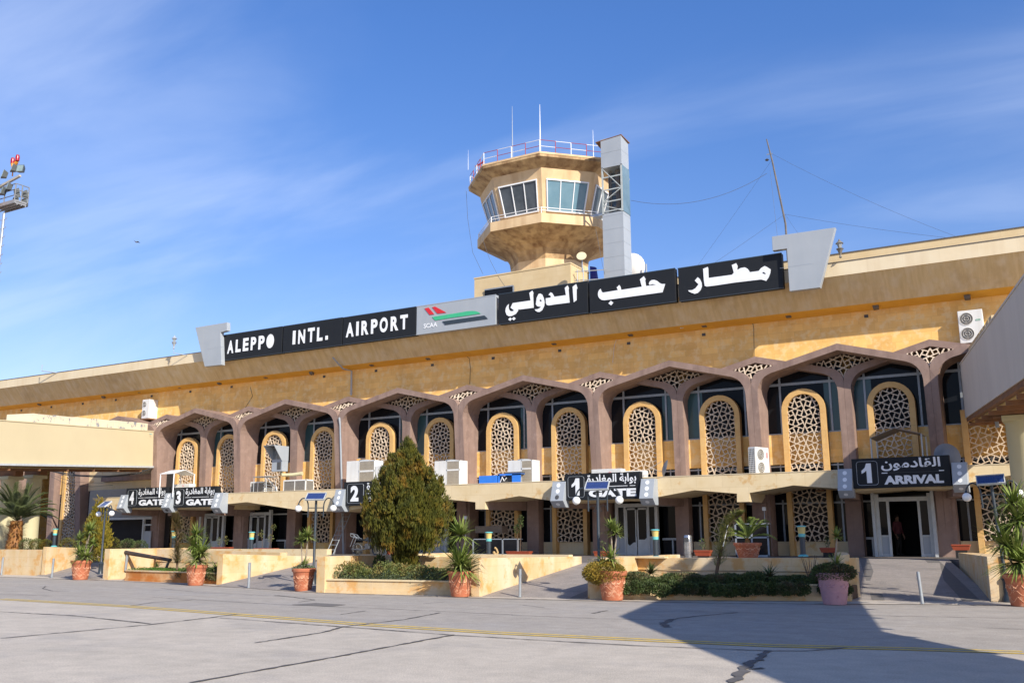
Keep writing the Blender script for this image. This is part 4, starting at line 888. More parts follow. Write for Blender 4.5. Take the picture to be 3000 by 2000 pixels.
MB().lathe([(.02,0),(.4,.05),(.75,.18),(.95,.34),(.9,.34),(.4,.1),(.02,.05)],(c.x+12.2-.25,0,c.z-13.8),22,axis='y').build('reflector',WDISH,t,w=False,smooth=True); MB().tube([(0,0,0),(0,0,c.z-13.8)],.06).build('pole',STEEL,t,w=False)
a=G(1695,752,y=4); 
rl=MB()
for za,zb in ((16.95,17.15),(16.4,16.6)): rl.tube([(-15.4,5.2,za),(-13.9,6.4,zb)],.03,5)
for x in (-15.3,-14.9): rl.tube([(x,5.3,15.5),(x,5.3,17.1)],.03,5)
tag(rl.build('roof_railing',STEEL),'grey pipe railing between the roof house and the lift tower','railing')
tag(MB().hexa([(-15.55,7.6,16.6),(-14.9,7.6,15.6),(-14.9,7.8,15.6),(-15.55,7.8,16.6)],[(-15.55,7.6,17.9),(-15.2,7.6,17.8),(-15.2,7.8,17.8),(-15.55,7.8,17.9)]).build('tarpaulin',mat('deep_blue_tarpaulin',(.01,.02,.22),rough=.6)),'deep blue tarpaulin hanging behind the roof house','tarpaulin')
# mast with guys
mb_=G(2303,682,y=12.); mt=G(2260,405,y=12.)
M=thing('antenna_mast','thin guyed lattice antenna mast on the roof behind the silver end piece','mast',(mb_.x,12,13.8))
MB().tube([(mb_.x,12,13.8),(mb_.x,12,20),(mt.x-.05,12,mt.z-1.4),(mt.x-.3,12,mt.z)],[.07,.06,.05,.035],6).build('pole',mat('dull_mast_steel',(.16,.14,.12),(.1,.09,.08),rough=.6),M)
MB().bar((mt.x-.35,12,mt.z-1.0),(mt.x,12,mt.z-1.0),.05,.05).build('side_arm',STEEL,M); MB().lathe([(.06,-.06),(.13,0),(.06,.07)],(mt.x-.35,12,mt.z-1.35),10).build('insulator',ACD,M)
WIRE=mat('thin_wire',(.08,.09,.11),rough=.6)
z1=G(2270,450,y=12).z; z2=G(2297,628,y=12).z
def sag(a,b,s,n=10):
    a,b=Vector(a),Vector(b); return [a.lerp(b,k/n)-Vector((0,0,s*4*(k/n)*(1-k/n))) for k in range(n+1)]
for a,b,s in (((mt.x,12,z1),(6.5,14,17.0),.35),((mb_.x,12,z2),(4.5,11,17.3),.1),((mb_.x,12,z2),(-1.5,9,15),.0),((mb_.x,12,z2),(-14,9,14.5),.1),((mt.x,12,z1-.3),(-16,16,14.5),.2),((mt.x-.2,12,z1-1.),(-4.7,11,14),.0)):
    MB().tube(sag(a,b,s),.007,4).build('guy_wire',WIRE,M)
p=G(1848,587,y=7.); MB().tube(sag((mt.x-.4,12,mt.z-2.2),(p.x,7.,p.z),.9,14),.012,4).build('aerial_wire',WIRE,M)
line('lightning_cable',sag(G(1365,560,y=7),G(1415,805,y=5),0)[:1]+[G(*q,y=6) for q in ((1366,560),(1370,640),(1385,740),(1415,803))],.012,WIRE,'thin cable hanging from the left edge of the tower roof','cable')
line('lightning_cable',[G(*q,y=5.) for q in ((1410,690),(1435,760),(1460,810),(1492,858))],.010,WIRE,'thin cable running down across the tower flare to the roof house','cable')
line('lightning_cable',[G(*q,y=5.) for q in ((1745,670),(1755,720),(1765,775),(1772,805))],.010,WIRE,'thin cable hanging between tower and lift tower','cable')
# roof lanterns
def lantern(loc,label,arm=False,s=1.):
    t=thing('roof_lantern',label,'lantern',loc); BZ=mat('aged_bronze_lantern',(.22,.20,.17),(.12,.11,.09),rough=.5) if not arm else GREYW
    MB().lathe([(.03,0),(.10,.05),(.05,.14),(.06,.22),(.16,.52),(.24,.60),(.14,.66)],(0,0,0),12).build('base',BZ,t,w=False,smooth=True)
    MB().lathe([(.10,.66),(.19,.95)],(0,0,0),6).build('glass_cage',mat('lantern_glass',(.30,.32,.33),rough=.2),t,w=False)
    MB().lathe([(.25,.95),(.20,1.02),(.08,1.12),(.06,1.18),(.02,1.26)],(0,0,0),12).build('cap',BZ,t,w=False,smooth=True)
    t.scale=(s,s,s); return t
p=G(2466,760,y=.35); lantern((p.x,.1,p.z),'old bronze lantern on the roof edge right of the large silver end piece',s=.72)
p=G(509,1022,y=-.3); t=lantern((p.x,-.3,p.z),'white lantern on a bracket above the roof edge left of the lettering',arm=True,s=.75)
MB().tube([(0,0,0),(0,0,-.35),(.9,.8,-.55)],.03,6).build('bracket',GREYW,t,w=False)
p=G(122,1086,y=-.3); t=thing('lamp_bracket','empty white lamp bracket on the roof edge at the far left','bracket',(p.x,-.3,p.z)); MB().tube([(0,0,.45),(0,0,0),(1.3,.8,-.2)],.035,6).build('arm',GREYW,t,w=False)
# ================================================================== BRIDGES
def bridge(a0,a1,width,zt0,zt1,h,label,m,lip,name='elevated_walkway'):
    """box bridge: a0 building end, a1 far end (visible lower edge), width towards +/-x"""
    a0=Vector(a0);a1=Vector(a1); d=(a1-a0); n=Vector((-d.y,d.x)).normalized()
    if n.x*width<0: n=-n
    n*=abs(width)
    t=thing(name,label,'bridge',((a0.x+a1.x)/2,(a0.y+a1.y)/2,TZ))
    def q(p,z,o=0,e=0): return (p.x+n.x*o,p.y+n.y*o,z)
    MB().hexa([q(a0,zt0-h),q(a0,zt0-h,1),q(a1,zt1-h,1),q(a1,zt1-h)],[q(a0,zt0),q(a0,zt0,1),q(a1,zt1,1),q(a1,zt1)]).build('side_panel',m,t)
    k=.02
    MB().hexa([q(a0,zt0-h-.16,k),q(a0,zt0-h-.16,1-k),q(a1,zt1-h-.16,1-k),q(a1,zt1-h-.16,k)],[q(a0,zt0-h-.002,k),q(a0,zt0-h-.002,1-k),q(a1,zt1-h-.002,1-k),q(a1,zt1-h-.002,k)]).build('floor_beam',RUSTB,t)
    MB().hexa([q(a0,zt0-h-.2,.1),q(a0,zt0-h-.2,.9),q(a1,zt1-h-.2,.9),q(a1,zt1-h-.2,.1)],[q(a0,zt0-h-.162,.1),q(a0,zt0-h-.162,.9),q(a1,zt1-h-.162,.9),q(a1,zt1-h-.162,.1)]).build('floor_sheet',CORR,t)
    MB().hexa([q(a0,zt0+.002,-.01),q(a0,zt0+.002,1.01),q(a1,zt1+.002,1.01),q(a1,zt1+.002,-.01)],[q(a0,zt0+.06,-.01),q(a0,zt0+.06,1.01),q(a1,zt1+.06,1.01),q(a1,zt1+.06,-.01)]).build('roof_sheet',m,t)
    L_=d.length; K=int(L_/2.2)
    for i in range(K):
        f=(i+.5)/K; p=a0.lerp(a1,f); z=zt0+(zt1-zt0)*f-h-.2; MB().bar(q(p,z-.12,.02),q(p,z-.06,.98),.12,.14).build('cross_beam',RUSTB,t)
    return t,n,d
def lin(u,v,a,b,zz=None):
    return None
RB0=(5.02,.3); RLEN=30.
RBe=(5.02+.165*RLEN,.3-RLEN)
zr_top=8.70-.055*RLEN
BR,nR,dR=bridge(RB0,RBe,2.2,8.70,zr_top,2.25,'long grey elevated walkway bridge sloping towards the viewer at the right edge',BGREY,0)
# stepped parapet trough on top of the right bridge
st=MB(); 
RB2=(RBe[0]+7.5,RBe[1]-11.)
bridge(RBe,RB2,2.2,zr_top,zr_top-.3,2.25,'last section of the grey walkway bridge, turned away to the right beyond the frame',BGREY,0)
for i in range(9):
    f=i/RLEN; g=(i+1)/RLEN*.985
    p=Vector(RB0).lerp(Vector(RBe),f); q_=Vector(RB0).lerp(Vector(RBe),g); za=8.765+(zr_top-8.7)*f; n=nR.normalized()
    st.hexa([(p.x+n.x*.35,p.y+n.y*.35,za),(p.x+n.x*1.0,p.y+n.y*1.0,za),(q_.x+n.x*1.0,q_.y+n.y*1.0,za-.06),(q_.x+n.x*.35,q_.y+n.y*.35,za-.06)],[(p.x+n.x*.35,p.y+n.y*.35,za+.62),(p.x+n.x*1.0,p.y+n.y*1.0,za+.62),(q_.x+n.x*1.0,q_.y+n.y*1.0,za+.56),(q_.x+n.x*.35,q_.y+n.y*.35,za+.56)])
st.build('roof_duct',CREAMB,BR)
LB0=(-44.75,.2); LB1=(-41.55,-12.75); LBe=(-44.75+3.2*26/12.95,.2-26)
zl_end=8.78+(8.02-8.78)*26/12.95
BL,nL,dL=bridge(LB0,LBe,-3.4,8.78,zl_end,2.30,'cream elevated walkway bridge at the left edge with peeling roof edge',IVORY,0)
# gutter under left bridge
def LP(f,o,z): 
    p=Vector(LB0).lerp(Vector(LBe),f); n=nL.normalized(); return (p.x-n.x*o,p.y-n.y*o,z)
MB().bar(LP(0,.06,6.42),LP(1,.06,6.42+(zl_end-8.78)),.12,.12).build('gutter',LALU,BL)
# peeling concrete upstand along the bridge roof
pe=MB(); a_=G(420,1250,y=-.6); 
for i in range(6):
    f0,f1=(.4+i*1.66)/26,(.4+(i+1)*1.66)/26-.0006
    A=LP(f0,-.35,0);B_=LP(f1,-.35,0);A2=LP(f0,-2.2,0);B2=LP(f1,-2.2,0); za=8.84+(zl_end-8.78)*f0; zb=8.84+(zl_end-8.78)*f1; h0=.50
    pe.hexa([(A[0],A[1],za),(A2[0],A2[1],za),(B2[0],B2[1],zb),(B_[0],B_[1],zb)],[(A[0],A[1],za+h0),(A2[0],A2[1],za+h0),(B2[0],B2[1],zb+h0+.03),(B_[0],B_[1],zb+h0+.03)])
pe.build('roof_upstand',PEEL,BL)
def column(c,r,zt,label,r0=None):
    t=thing('bridge_column',label,'column',(c[0],c[1],TZ),'round yellow columns under the walkway bridges')
    MB().lathe([(r0 or r,0),(r,zt-TZ-.25),(r*1.06,zt-TZ-.2)],(0,0,0),26).build('shaft',COLM,t,w=False,smooth=True)
    MB().box(-r*1.1,r*1.3,-r*1.1,r*1.1,zt-TZ-.2,zt-TZ).build('capital',COLM,t,w=False,bevel=.02)
    MB().box(-r*1.6,r*1.9,-.25,.25,zt-TZ,zt-TZ+.38).build('cross_head',RUSTB,t,w=False)
cl=G(94,1480,y=-7.0); column((cl.x,-7.0),.44,5.55,'thick yellow bridge column behind the date palm, left edge',.52)
cl2=G(22,1480,y=-9.0); column((cl2.x,-9.0),.45,5.35,'second yellow bridge column at the extreme left edge',.5)
column((7.35,-5.6),.60,5.75,'thick pale yellow bridge column at the right edge behind the solar lamp')
# right hanger
MB().tube([(6.3,-2.6,6.3),(6.35,-2.6,5.7)],.07).build('hanger',GREYW,BR)
# cables under the left bridge
for cb,(pts,r) in enumerate((([(143,1375),(165,1382),(230,1392),(320,1394),(400,1387),(441,1372)],.04),([(143,1378),(200,1392),(300,1398),(380,1392)],.03),([(150,1390),(215,1412),(300,1414),(360,1405)],.012),([(150,1395),(200,1420),(270,1425),(330,1420)],.012))):
    line('cable',[G(*q,y=-1.2) for q in pts],r,ACD,('thick dark cable sagging below the cream bridge, the longest','dark cable close under the longest one below the cream bridge','thin wire sagging beneath the thick cables under the cream bridge','thinnest and lowest wire under the cream bridge')[cb],'cable','cables under the cream bridge')
line('cable',[G(*q,y=-.4) for q in ((385,1248),(390,1262),(430,1266),(445,1272))],.02,TEALP,'thin pale cable on the end of the cream bridge','cable')
line('cable',[G(*q,y=-.2) for q in ((424,1266),(430,1320),(437,1366))],.03,COLM,'cable hanging down the end of the cream bridge','cable')
# ================================================================== AC UNITS
def fanface(mb,x,y,z,r,ax='y',n=20):
    pr=[(r,0),(r,-.03),(r*.9,-.035),(r*.88,0)]
    mb.lathe([(a,b) for a,b in pr],(x,y,z),n,axis=ax)
def splitunit(name,label,px,y,depth,fans='front',grille=False,mark=None,group='outdoor air conditioning units',flip=False):
    """px: u0,u1,vt,vb of the front face"""
    u0,u1,vt,vb=px; a=G(u0,vb,y=y); b=G(u1,vb,y=y); zt=G((u0+u1)/2,vt,y=y).z; zb=G((u0+u1)/2,vb,y=y).z
    w=b.x-a.x; h=zt-zb
    t=thing('outdoor_ac_unit',label,'air conditioner',((a.x+b.x)/2,y,zb),group)
    MB().box(-w/2,w/2,0,depth,0,h).build('casing',ACW,t,w=False,bevel=.02)
    if fans=='front':
        r=min(w*.27,h*.22); fx=-w*.16 if not flip else w*.16
        for zc in (h*.28,h*.74) if h>w*.95 else (h*.5,):
            if h<=w*.95: r=h*.4
            f=MB(); f.lathe([(r,0),(r,-.012),(.01,-.012)],(fx,0,zc),22,axis='y'); fo=f.build('fan_opening',ACG,t,w=False)
            g=MB()
            for k in range(5):
                an=2*math.pi*k/5; g.add([(fx+.03*math.cos(an),-.02,zc+.03*math.sin(an)),(fx+r*.85*math.cos(an),-.022,zc+r*.85*math.sin(an)),(fx+r*.8*math.cos(an+.6),-.018,zc+r*.8*math.sin(an+.6))],[(0,1,2)])
            g.build('fan_blade',ACD,fo,w=False)
            g=MB()
            for rr in (r,r*.66,r*.33): g.tube([(fx+rr*math.cos(2*math.pi*k/20),-.03,zc+rr*math.sin(2*math.pi*k/20)) for k in range(21)],.007,4,cap=False)
            g.build('fan_guard',ACW,fo,w=False)
    if grille:
        m=MB(); m.box(-w/2-.01,-w/2,depth*.05,depth*.95,h*.04,h*.96); m.build('coil_side',ACG,t,w=False)
    if mark=='round':
        MB().lathe([(h*.16,0),(h*.16,-.006),(.001,-.006)],(w*.12,-.001,h*.62),20,axis='y').build('round_mark',RED,t,w=False)
        m=MB(); s=h*.16; m.box(w*.12-s*.4,w*.12-s*.28,-.012,-.008,h*.62-s*.45,h*.62+s*.45); m.box(w*.12-s*.28,w*.12+s*.02,-.012,-.008,h*.62-s*.45,h*.62-s*.32); m.box(w*.12+s*.15,w*.12+s*.6,-.012,-.008,h*.62-s*.1,h*.62+s*.02)
        m.tube([(w*.12+s*.8*math.cos(q/10*5.2+.4),-.01,h*.62+s*.8*math.sin(q/10*5.2+.4)) for q in range(11)],s*.06,4); m.build('mark_lines',WHITE,t,w=False)
    if mark=='green': MB().tube([(w*.22,-.01,h*.66),(w*.40,-.01,h*.66),(w*.40,-.01,h*.695),(w*.22,-.01,h*.695),(w*.22,-.01,h*.66)],.008,4).build('green_mark',GREEN,t,w=False)
    return t,w,h
t,w,h=splitunit('a','big white double fan air conditioner high on the stone wall beside the grey bridge',(2813,2887,907,1003),1.7,.5,mark='green')
MB().box(-w/2,w/2,.05,.5,-.12,-.02).build('wall_bracket',RUSTB,t,w=False)
t,w,h=splitunit('a','white double fan air conditioner on the stone wall above the cream bridge',(414,434,1170,1225),1.45,.0+.9)
MB().tube([(w/2+.02,.5,.3),(w/2+.3,.4,-.5),(w/2-.1,.2,-.9)],.03,6).build('pipe',ACW,t,w=False); MB().box(-w/2-.2,w/2+.2,0,.9,-.1,-.02).build('wall_bracket',RUSTB,t,w=False)
# unit with open coil and two fans on the canopy
a=G(2190,1387,y=-1.3); t=thing('outdoor_ac_unit','white double fan air conditioner on the canopy with an open chequered coil side','air conditioner',(a.x+.62,-1.0,4.33),'outdoor air conditioning units',rz=R(70))
MB().box(-.5,.5,0,.38,0,1.22).build('casing',ACW,t,w=False,bevel=.015)
for zc in (.32,.90):
    f=MB(); f.lathe([(.24,0),(.24,-.012),(.01,-.012)],(-.12,0,zc),22,axis='y'); fo=f.build('fan_opening',ACG,t,w=False)
    g=MB()
    for rr in (.24,.16,.08): g.tube([(-.12+rr*math.cos(2*math.pi*k/20),-.03,zc+rr*math.sin(2*math.pi*k/20)) for k in range(21)],.007,4,cap=False)
    g.build('fan_guard',ACW,fo,w=False)
MB().box(.28,.42,-.004,0,.75,1.0).build('label_plate',mat('pinkish_label',(.6,.25,.25),rough=.6),t,w=False)
m=MB(); MB().box(-.51,-.501,.03,.35,.06,1.16).build('coil_side',ACD,t,w=False)
for i in range(13): m.box(-.52,-.51,.02,.36,.05+i*.09,.075+i*.09)
for j in range(5): m.box(-.522,-.512,.03+j*.078,.05+j*.078,.05,1.16)
m.build('coil_grille',ACW,t,w=False)
# tall VRF cabinets
def cabinet(label,u0,um,u1,vt,vb,yf=-.9,dep=.8,fan=True):
    """u0..um left front face (plain), um..u1 right part with mesh"""
    a=G(u0,vb,y=yf); m_=G(um,vb,y=yf); b=G(u1,vb,y=yf); zt=G(um,vt,y=yf).z-4.33
    t=thing('condenser_cabinet',label,'air conditioner',(a.x,yf,4.33),'tall condenser cabinets on the canopy')
    w=b.x-a.x; wm=m_.x-a.x
    MB().box(0,w,0,dep,0,zt).build('casing',ACW,t,w=False,bevel=.015)
    g=MB()
    for z0,z1 in ((.06*zt,.60*zt),(.66*zt,.95*zt)): g.box(wm+.04,w-.03,-.012,-.002,z0,z1)
    g.build('coil_mesh',mat('beige_coil_mesh',(.42,.38,.30),(.34,.30,.24),rough=.7,scale=4,brick=(.05,.05,(.45,.4,.34),1.,'xz',.05)),t,w=False)
    m=MB(); m.box(wm,wm+.03,-.02,0,0,zt); m.box(w-.03,w,-.02,0,0,zt); m.box(wm,w,-.02,0,.60*zt,.66*zt); m.box(wm,w,-.02,0,zt-.05,zt); m.build('edge_frame',ACW,t,w=False)
    if fan: MB().lathe([(.30,0),(.33,.06),(.28,.07),(.02,.05)],(w/2,dep/2,zt),20).build('fan_cowl',GREYW,t,w=False,smooth=True)
cabinet('tall white condenser cabinet above the gate 2 sign, leftmost of the tall ones',1014,1051,1096,1349,1412)
cabinet('white condenser cabinet half hidden behind the tip of the conifer',1098,1140,1165,1362,1415)
cabinet('tall white condenser cabinet on the canopy right of the conifer',1272,1308,1346,1349,1424)
cabinet('tall white condenser cabinet behind the bright blue machine',1488,1528,1560,1347,1414)
def smallcond(label,u0,u1,vt,vb,yf=-1.2,dep=.7):
    a=G(u0,vb,y=yf); b=G(u1,vb,y=yf); zt=max(.6,G(u0,vt,y=yf).z-4.33); w=b.x-a.x
    t=thing('air_cooler',label,'air cooler',(a.x,yf,4.33),'white mesh air coolers on the canopy')
    MB().box(0,w,0,dep,0,zt).build('mesh_body',ACG,t,w=False)
    m=MB()
    for x in (0,w*.5,w-.05): m.box(x,x+.05,-.015,.0,0,zt)
    for z in (0,zt-.06): m.box(0,w,-.016,0,z,z+.06)
    m.box(w-.03,w+.012,0,.05,0,zt); m.box(w-.03,w+.012,dep-.05,dep,0,zt); m.box(w,w+.012,0,dep,0,.06); m.box(w,w+.012,0,dep,zt-.06,zt); m.box(0,w+.01,0,dep,zt,zt+.02); m.build('white_frame',ACW,t,w=False)
smallcond('white framed mesh air cooler next to the grey kiosk box, right one of the pair',829,894,1407,1452)
smallcond('white framed mesh air cooler behind the metal rack, left one of the pair',733,775,1412,1445,yf=-.9)
# metal rack
a=G(742,1447,y=-1.5); b=G(812,1447,y=-1.5); t=thing('metal_rack','low grey metal rack with a slatted side on the canopy left of the air cooler','rack',(a.x,-1.5,4.33)); w=b.x-a.x; m=MB()
for x in (0,w*.55,w): m.tube([(x,0,0),(x-.1 if x else 0,.0,.95 if x<w else .3)],.02,5); m.tube([(x,.7,0),(x,.7,.75 if x<w else .3)],.02,5)
for z in (.15,.32,.5): m.tube([(w*.4,0,z),(w,0,z*.6)],.018,5)
m.tube([(w*.55,0,.9),(w,0,.1)],.02,5); m.box(-.05,w*.62,-.05,.75,.93,.97); m.build('frame',STEEL,t,w=False)
# kiosk box on bracket
c=G(812,1345,y=-.9); t=thing('floodlight_hood','grey sheet metal hood box with a glass front on a yellow pipe arm','hood box',(c.x,-.9,G(812,1392,y=-.9).z)); z0=G(812,1380,y=-.9).z-t.location.z; z1=G(812,1310,y=-.9).z-t.location.z
MB().box(-.42,.42,0,.5,z0,z0+.72).build('lower_box',GREYW,t,w=False,bevel=.01); MB().box(.02,.32,-.015,0,z0+.1,z0+.55).build('dark_panel',ACD,t,w=False)
MB().box(-.36,.36,.02,.48,z0+.72,z1).build('glass_front',mat('hood_glass',(.20,.22,.23),(.12,.13,.14),rough=.15),t,w=False)
m=MB(); m.box(-.40,-.34,0,.06,z0+.72,z1); m.box(.34,.40,0,.06,z0+.72,z1); m.box(-.05,-.02,0,.03,z0+.72,z1); m.box(-.4,.4,0,.05,z1-.05,z1); m.build('frame',ALU,t,w=False)
m=MB(); m.hexa([(.40,-.05,z0+.62),(.43,-.05,z0+.62),(.43,.5,z0+.62),(.40,.5,z0+.62)],[(.40,-.75,z1+.05),(.43,-.75,z1+.05),(.43,.5,z1+.05),(.40,.5,z1+.05)])
m.hexa([(-.43,-.05,z0+.72),(-.40,-.05,z0+.72),(-.40,.5,z0+.72),(-.43,.5,z0+.72)],[(-.43,-.75,z1+.05),(-.40,-.75,z1+.05),(-.40,.5,z1+.05),(-.43,.5,z1+.05)]); m.box(-.43,.43,-.75,.5,z1+.05,z1+.07); m.build('hood_sheet',GREYW,t,w=False)
MB().tube([(.1,.3,z0-.08),(.3,.2,z0-.22),(.9,.5,z0-.2),(1.5,.6,z0-.15)],[.08,.1,.1,.12],8).build('pipe_arm',COLM,t,w=False,smooth=True)
# blue machine
a=G(1403,1422,y=-1.4); b=G(1524,1418,y=-1.4); t=thing('blue_generator','bright blue machine casing with an open side showing dark parts, on the canopy','machine',(a.x,-1.4,4.33)); w=b.x-a.x; hh=G(1460,1389,y=-1.4).z-4.33
MB().box(0,w*.44,0,.9,0,hh*.92).build('blue_panel',BLUE,t,w=False,bevel=.01)
m=MB(); m.box(w*.46,w,.02,.06,hh*.86,hh); m.box(w*.46,w*.50,.02,.06,0,hh); m.box(w*.80,w,.02,.06,0,hh); m.box(w*.46,w*.8,.02,.06,0,.06); m.box(w*.46,w,.85,.9,0,hh); m.box(w*.46,w,.02,.9,hh,hh+.02); m.build('blue_frame',BLUE,t,w=False)
m=MB(); m.box(w*.52,w*.78,.2,.8,0,hh*.6); m.sphere((w*.62,.3,hh*.6),.16); m.lathe([(.16,0),(.16,.12),(.1,.14)],(w*.7,.4,hh*.5),12); m.build('dark_engine',ACD,t,w=False)
MB().tube([(w*.5,.1,.1),(w*.56,.05,.35),(w*.6,.08,.15),(w*.66,.05,.3)],.03,6).build('hose',ACW,t,w=False)
MB().box(w*.62,w*1.0,.1,.5,hh+.02,hh+.1).build('top_plate',ACD,t,w=False)
# AC units behind the gate 1 sign and the gate 3 sign
splitunit('b','white air conditioner with a round red mark, behind the gate 1 departures sign',(1733,1821,1373,1412),-1.6,.5,fans=None,mark='round')
splitunit('b','white air conditioner with dark side behind the right part of the gate 1 departures sign',(1824,1888,1378,1412),-1.3,.5,fans=None)
splitunit('b','white air conditioner with a small round mark under the white tent',(506,554,1417,1432),-1.3,.5,fans=None,mark='round',grille=True)
# dark dish next to the gate 1 sign
t=thing('satellite_dish','dark grey dish seen nearly edge on right of the gate 1 departures sign','satellite dish',(G(1942,1400,y=-1.2).x,-1.2,4.33)); 
d=MB().lathe([(.02,0),(.2,.02),(.4,.09),(.52,.17),(.50,.18)],(0,0,0),22); rot=Matrix.Rotation(R(22),3,'Y')@Matrix.Rotation(R(118),3,'Z')@Matrix.Rotation(R(86),3,'X'); d.v=[tuple(rot@Vector(v)*.8+Vector((0,0,.50))) for v in d.v]; d.build('reflector',DISH,t,w=False,smooth=True)
m=MB(); m.tube([(0,.05,0),(0,.05,.5)],.03); m.tube([(0,.0,.3),(-.5,-.35,.45)],.012,4); m.tube([(0,0,.8),(-.5,-.35,.45)],.01,4); m.build('stand',STEEL,t,w=False)
for u,v,r_,lb in ((2772,1337,.52,'grey dish behind the ARRIVAL sign, the larger of two'),(2786,1340,.36,'smaller grey dish overlapping the larger one behind the ARRIVAL sign')):
    p=G(u,v,y=-1.2 if r_>.4 else -1.6); t=thing('satellite_dish',lb,'satellite dish',(p.x,p.y,4.33))
    d=MB().lathe([(.02,0),(r_*.5,r_*.05),(r_,r_*.22),(r_*.97,r_*.24)],(0,0,0),22); rot=Matrix.Rotation(R(25),3,'Z')@Matrix.Rotation(R(80),3,'X'); d.v=[tuple(rot@Vector(v)+Vector((0,0,p.z-4.33))) for v in d.v]; d.build('reflector',DISH,t,w=False,smooth=True); MB().tube([(0,.1,0),(0,.1,p.z-4.33)],.03).build('pole',STEEL,t,w=False)
# small tents on the canopy
def tent(label,pts,y0,y1,m,px,zbase,pw=.035):
    """pts: left eave, ridge, right eave (pixels on plane y0)"""
    l,r,e=[G(u,v,y=y0) for u,v in pts]; t=thing('roof_tent',label,'tent',(l.x,y0,zbase))
    MB().hexa([(l.x,y0,l.z),(r.x,y0,r.z),(r.x,y1,r.z),(l.x,y1,l.z)],[(l.x,y0,l.z+.03),(r.x,y0,r.z+.03),(r.x,y1,r.z+.03),(l.x,y1,l.z+.03)]).build('roof_sheet',m,t)
    MB().hexa([(r.x,y0,r.z),(e.x,y0,e.z),(e.x,y1,e.z),(r.x,y1,r.z)],[(r.x,y0,r.z+.03),(e.x,y0,e.z+.03),(e.x,y1,e.z+.03),(r.x,y1,r.z+.03)]).build('roof_sheet',m,t)
    for q in (l,e):
        for y in (y0+.05,y1-.05):
            MB().tube([(q.x,y,zbase),(q.x,y,q.z)],pw,6).build('post',WHITE if m is FASC else STEEL,t)
a=G(467.6,1388,y=-2.6); b=G(509.6,1387.5,y=-2.6); r1=G(502,1375.5,y=-1.9); zr=G(544,1375.5,y=-1.9).z; t=thing('roof_tent','small white pitched sheet roof on four posts above the gate 3 and 4 signs','tent',(a.x,-2.6,4.33)); ze=(a.z+b.z)/2
for y0,y1,z0,z1 in ((-2.6,-1.75,ze,zr),(-1.75,-.9,zr,ze)): MB().hexa([(a.x,y0,z0),(b.x,y0,z0),(b.x,y1,z1),(a.x,y1,z1)],[(a.x,y0,z0+.03),(b.x,y0,z0+.03),(b.x,y1,z1+.03),(a.x,y1,z1+.03)]).build('roof_sheet',WHITE,t)
for x in (a.x+.04,b.x-.04):
    for y in (-2.55,-.95): MB().tube([(x,y,4.33 if y>-2 else 4.2),(x,y,ze)],.035,6).build('post',WHITE,t)
tent('small grey pitched roof frame on posts above the ARRIVAL sign',[(2550,1284),(2620,1254),(2698,1270)],-1.7,-.2,mat('dusty_grey_sheet',(.25,.2,.16),(.2,.16,.13),rough=.8),None,4.33)
# ladder
a=G(953,1622,y=.3); b=G(1010,1500,y=-.9); t=thing('ladder','grey steel ladder leaning up to the canopy left of gate two','ladder',(a.x,.3,TZ))
A0=Vector((G(955,1620,y=-1.6).x,-1.6,TZ)); A1=Vector((G(1014,1500,y=.2).x,.2,3.4)); W_=Vector((.42,.1,0)); m=MB()
for o in (Vector((0,0,0)),W_): m.tube([A0+o,A1+o],.025,6)
for k in range(1,10): m.tube([A0.lerp(A1,k/10),A0.lerp(A1,k/10)+W_],.018,5)
m.tube([A0+Vector((.1,.6,0)),A1+Vector((-.35,.2,0))],.015,5)
m.build('rails_and_rungs',ALU,t)
# display cases
def case(label,u0,u1,vt,y,panes):
    a=G(u0,1630,y=y); b=G(u1,1630,y=y); zt=G((u0+u1)/2,vt,y=y).z; w=b.x-a.x; h=zt-TZ
    t=thing('display_case',label,'display case',(a.x,y,TZ)); MB().box(.04,w-.04,.03,.45,.04,h-.04).build('glass',GLASS,t,w=False); m=MB()
    for k in range(panes+1): x=k/panes*(w-.06); m.box(x,x+.07,-.01,.04,0,h)
    m.box(0,w,-.01,.04,0,.08); m.box(0,w,-.01,.5,h-.05,h); 
    if panes==2: m.box(0,w,-.01,.04,h*.55,h*.6)
    m.build('frame',ALU,t,w=False)
case('grey framed empty glass cabinet beside the gilded figurine',1384,1518,1577,-1.5,3)
case('pale framed glass cabinet with shelves behind the big pot on the terrace',2156,2255,1532,-1.2,2)
tag(MB().box(G(1392,1570,y=-.6).x,G(1470,1570,y=-.6).x,-.6,.0,1.9,2.25).build('cardboard_box',mat('beige_cardboard',(.20,.15,.10),(.15,.11,.08),rough=.9)),'long beige box lying on the glass cabinet left of the lattice','box')
# litter bin
p=G(2017,1632,y=-3.); t=thing('litter_bin','chrome cylindrical litter bin on the terrace left of the red trough','litter bin',(p.x,-3,TZ)); MB().lathe([(.19,0),(.19,.12),(.2,.13),(.2,.62),(.19,.63),(.19,.9),(.15,.95)],(0,0,0),20).build('body',mat('chrome_steel',(.5,.5,.5),(.3,.3,.3),rough=.2,metal=.8),t,w=False,smooth=True); MB().box(-.1,.1,-.205,-.15,.66,.84).build('opening',ACD,t,w=False)
# hygiene posts / hand sanitizer stands
for u,v,y,lb in ((2239,1495,-.6,'white hand gel dispenser on a thin stand beside the right cabinet'),(1364,1520,-1.,'white dispenser on a thin stand left of the yucca pot, in the shade')):
    p=G(u,v,y=y); t=thing('dispenser_stand',lb,'dispenser',(p.x,y,TZ)); MB().tube([(0,0,0),(0,0,p.z-TZ)],.015,6).build('stand',STEEL,t,w=False); MB().box(-.08,.08,-.05,.05,p.z-TZ,p.z-TZ+.16).build('dispenser_box',ACW,t,w=False,bevel=.01)
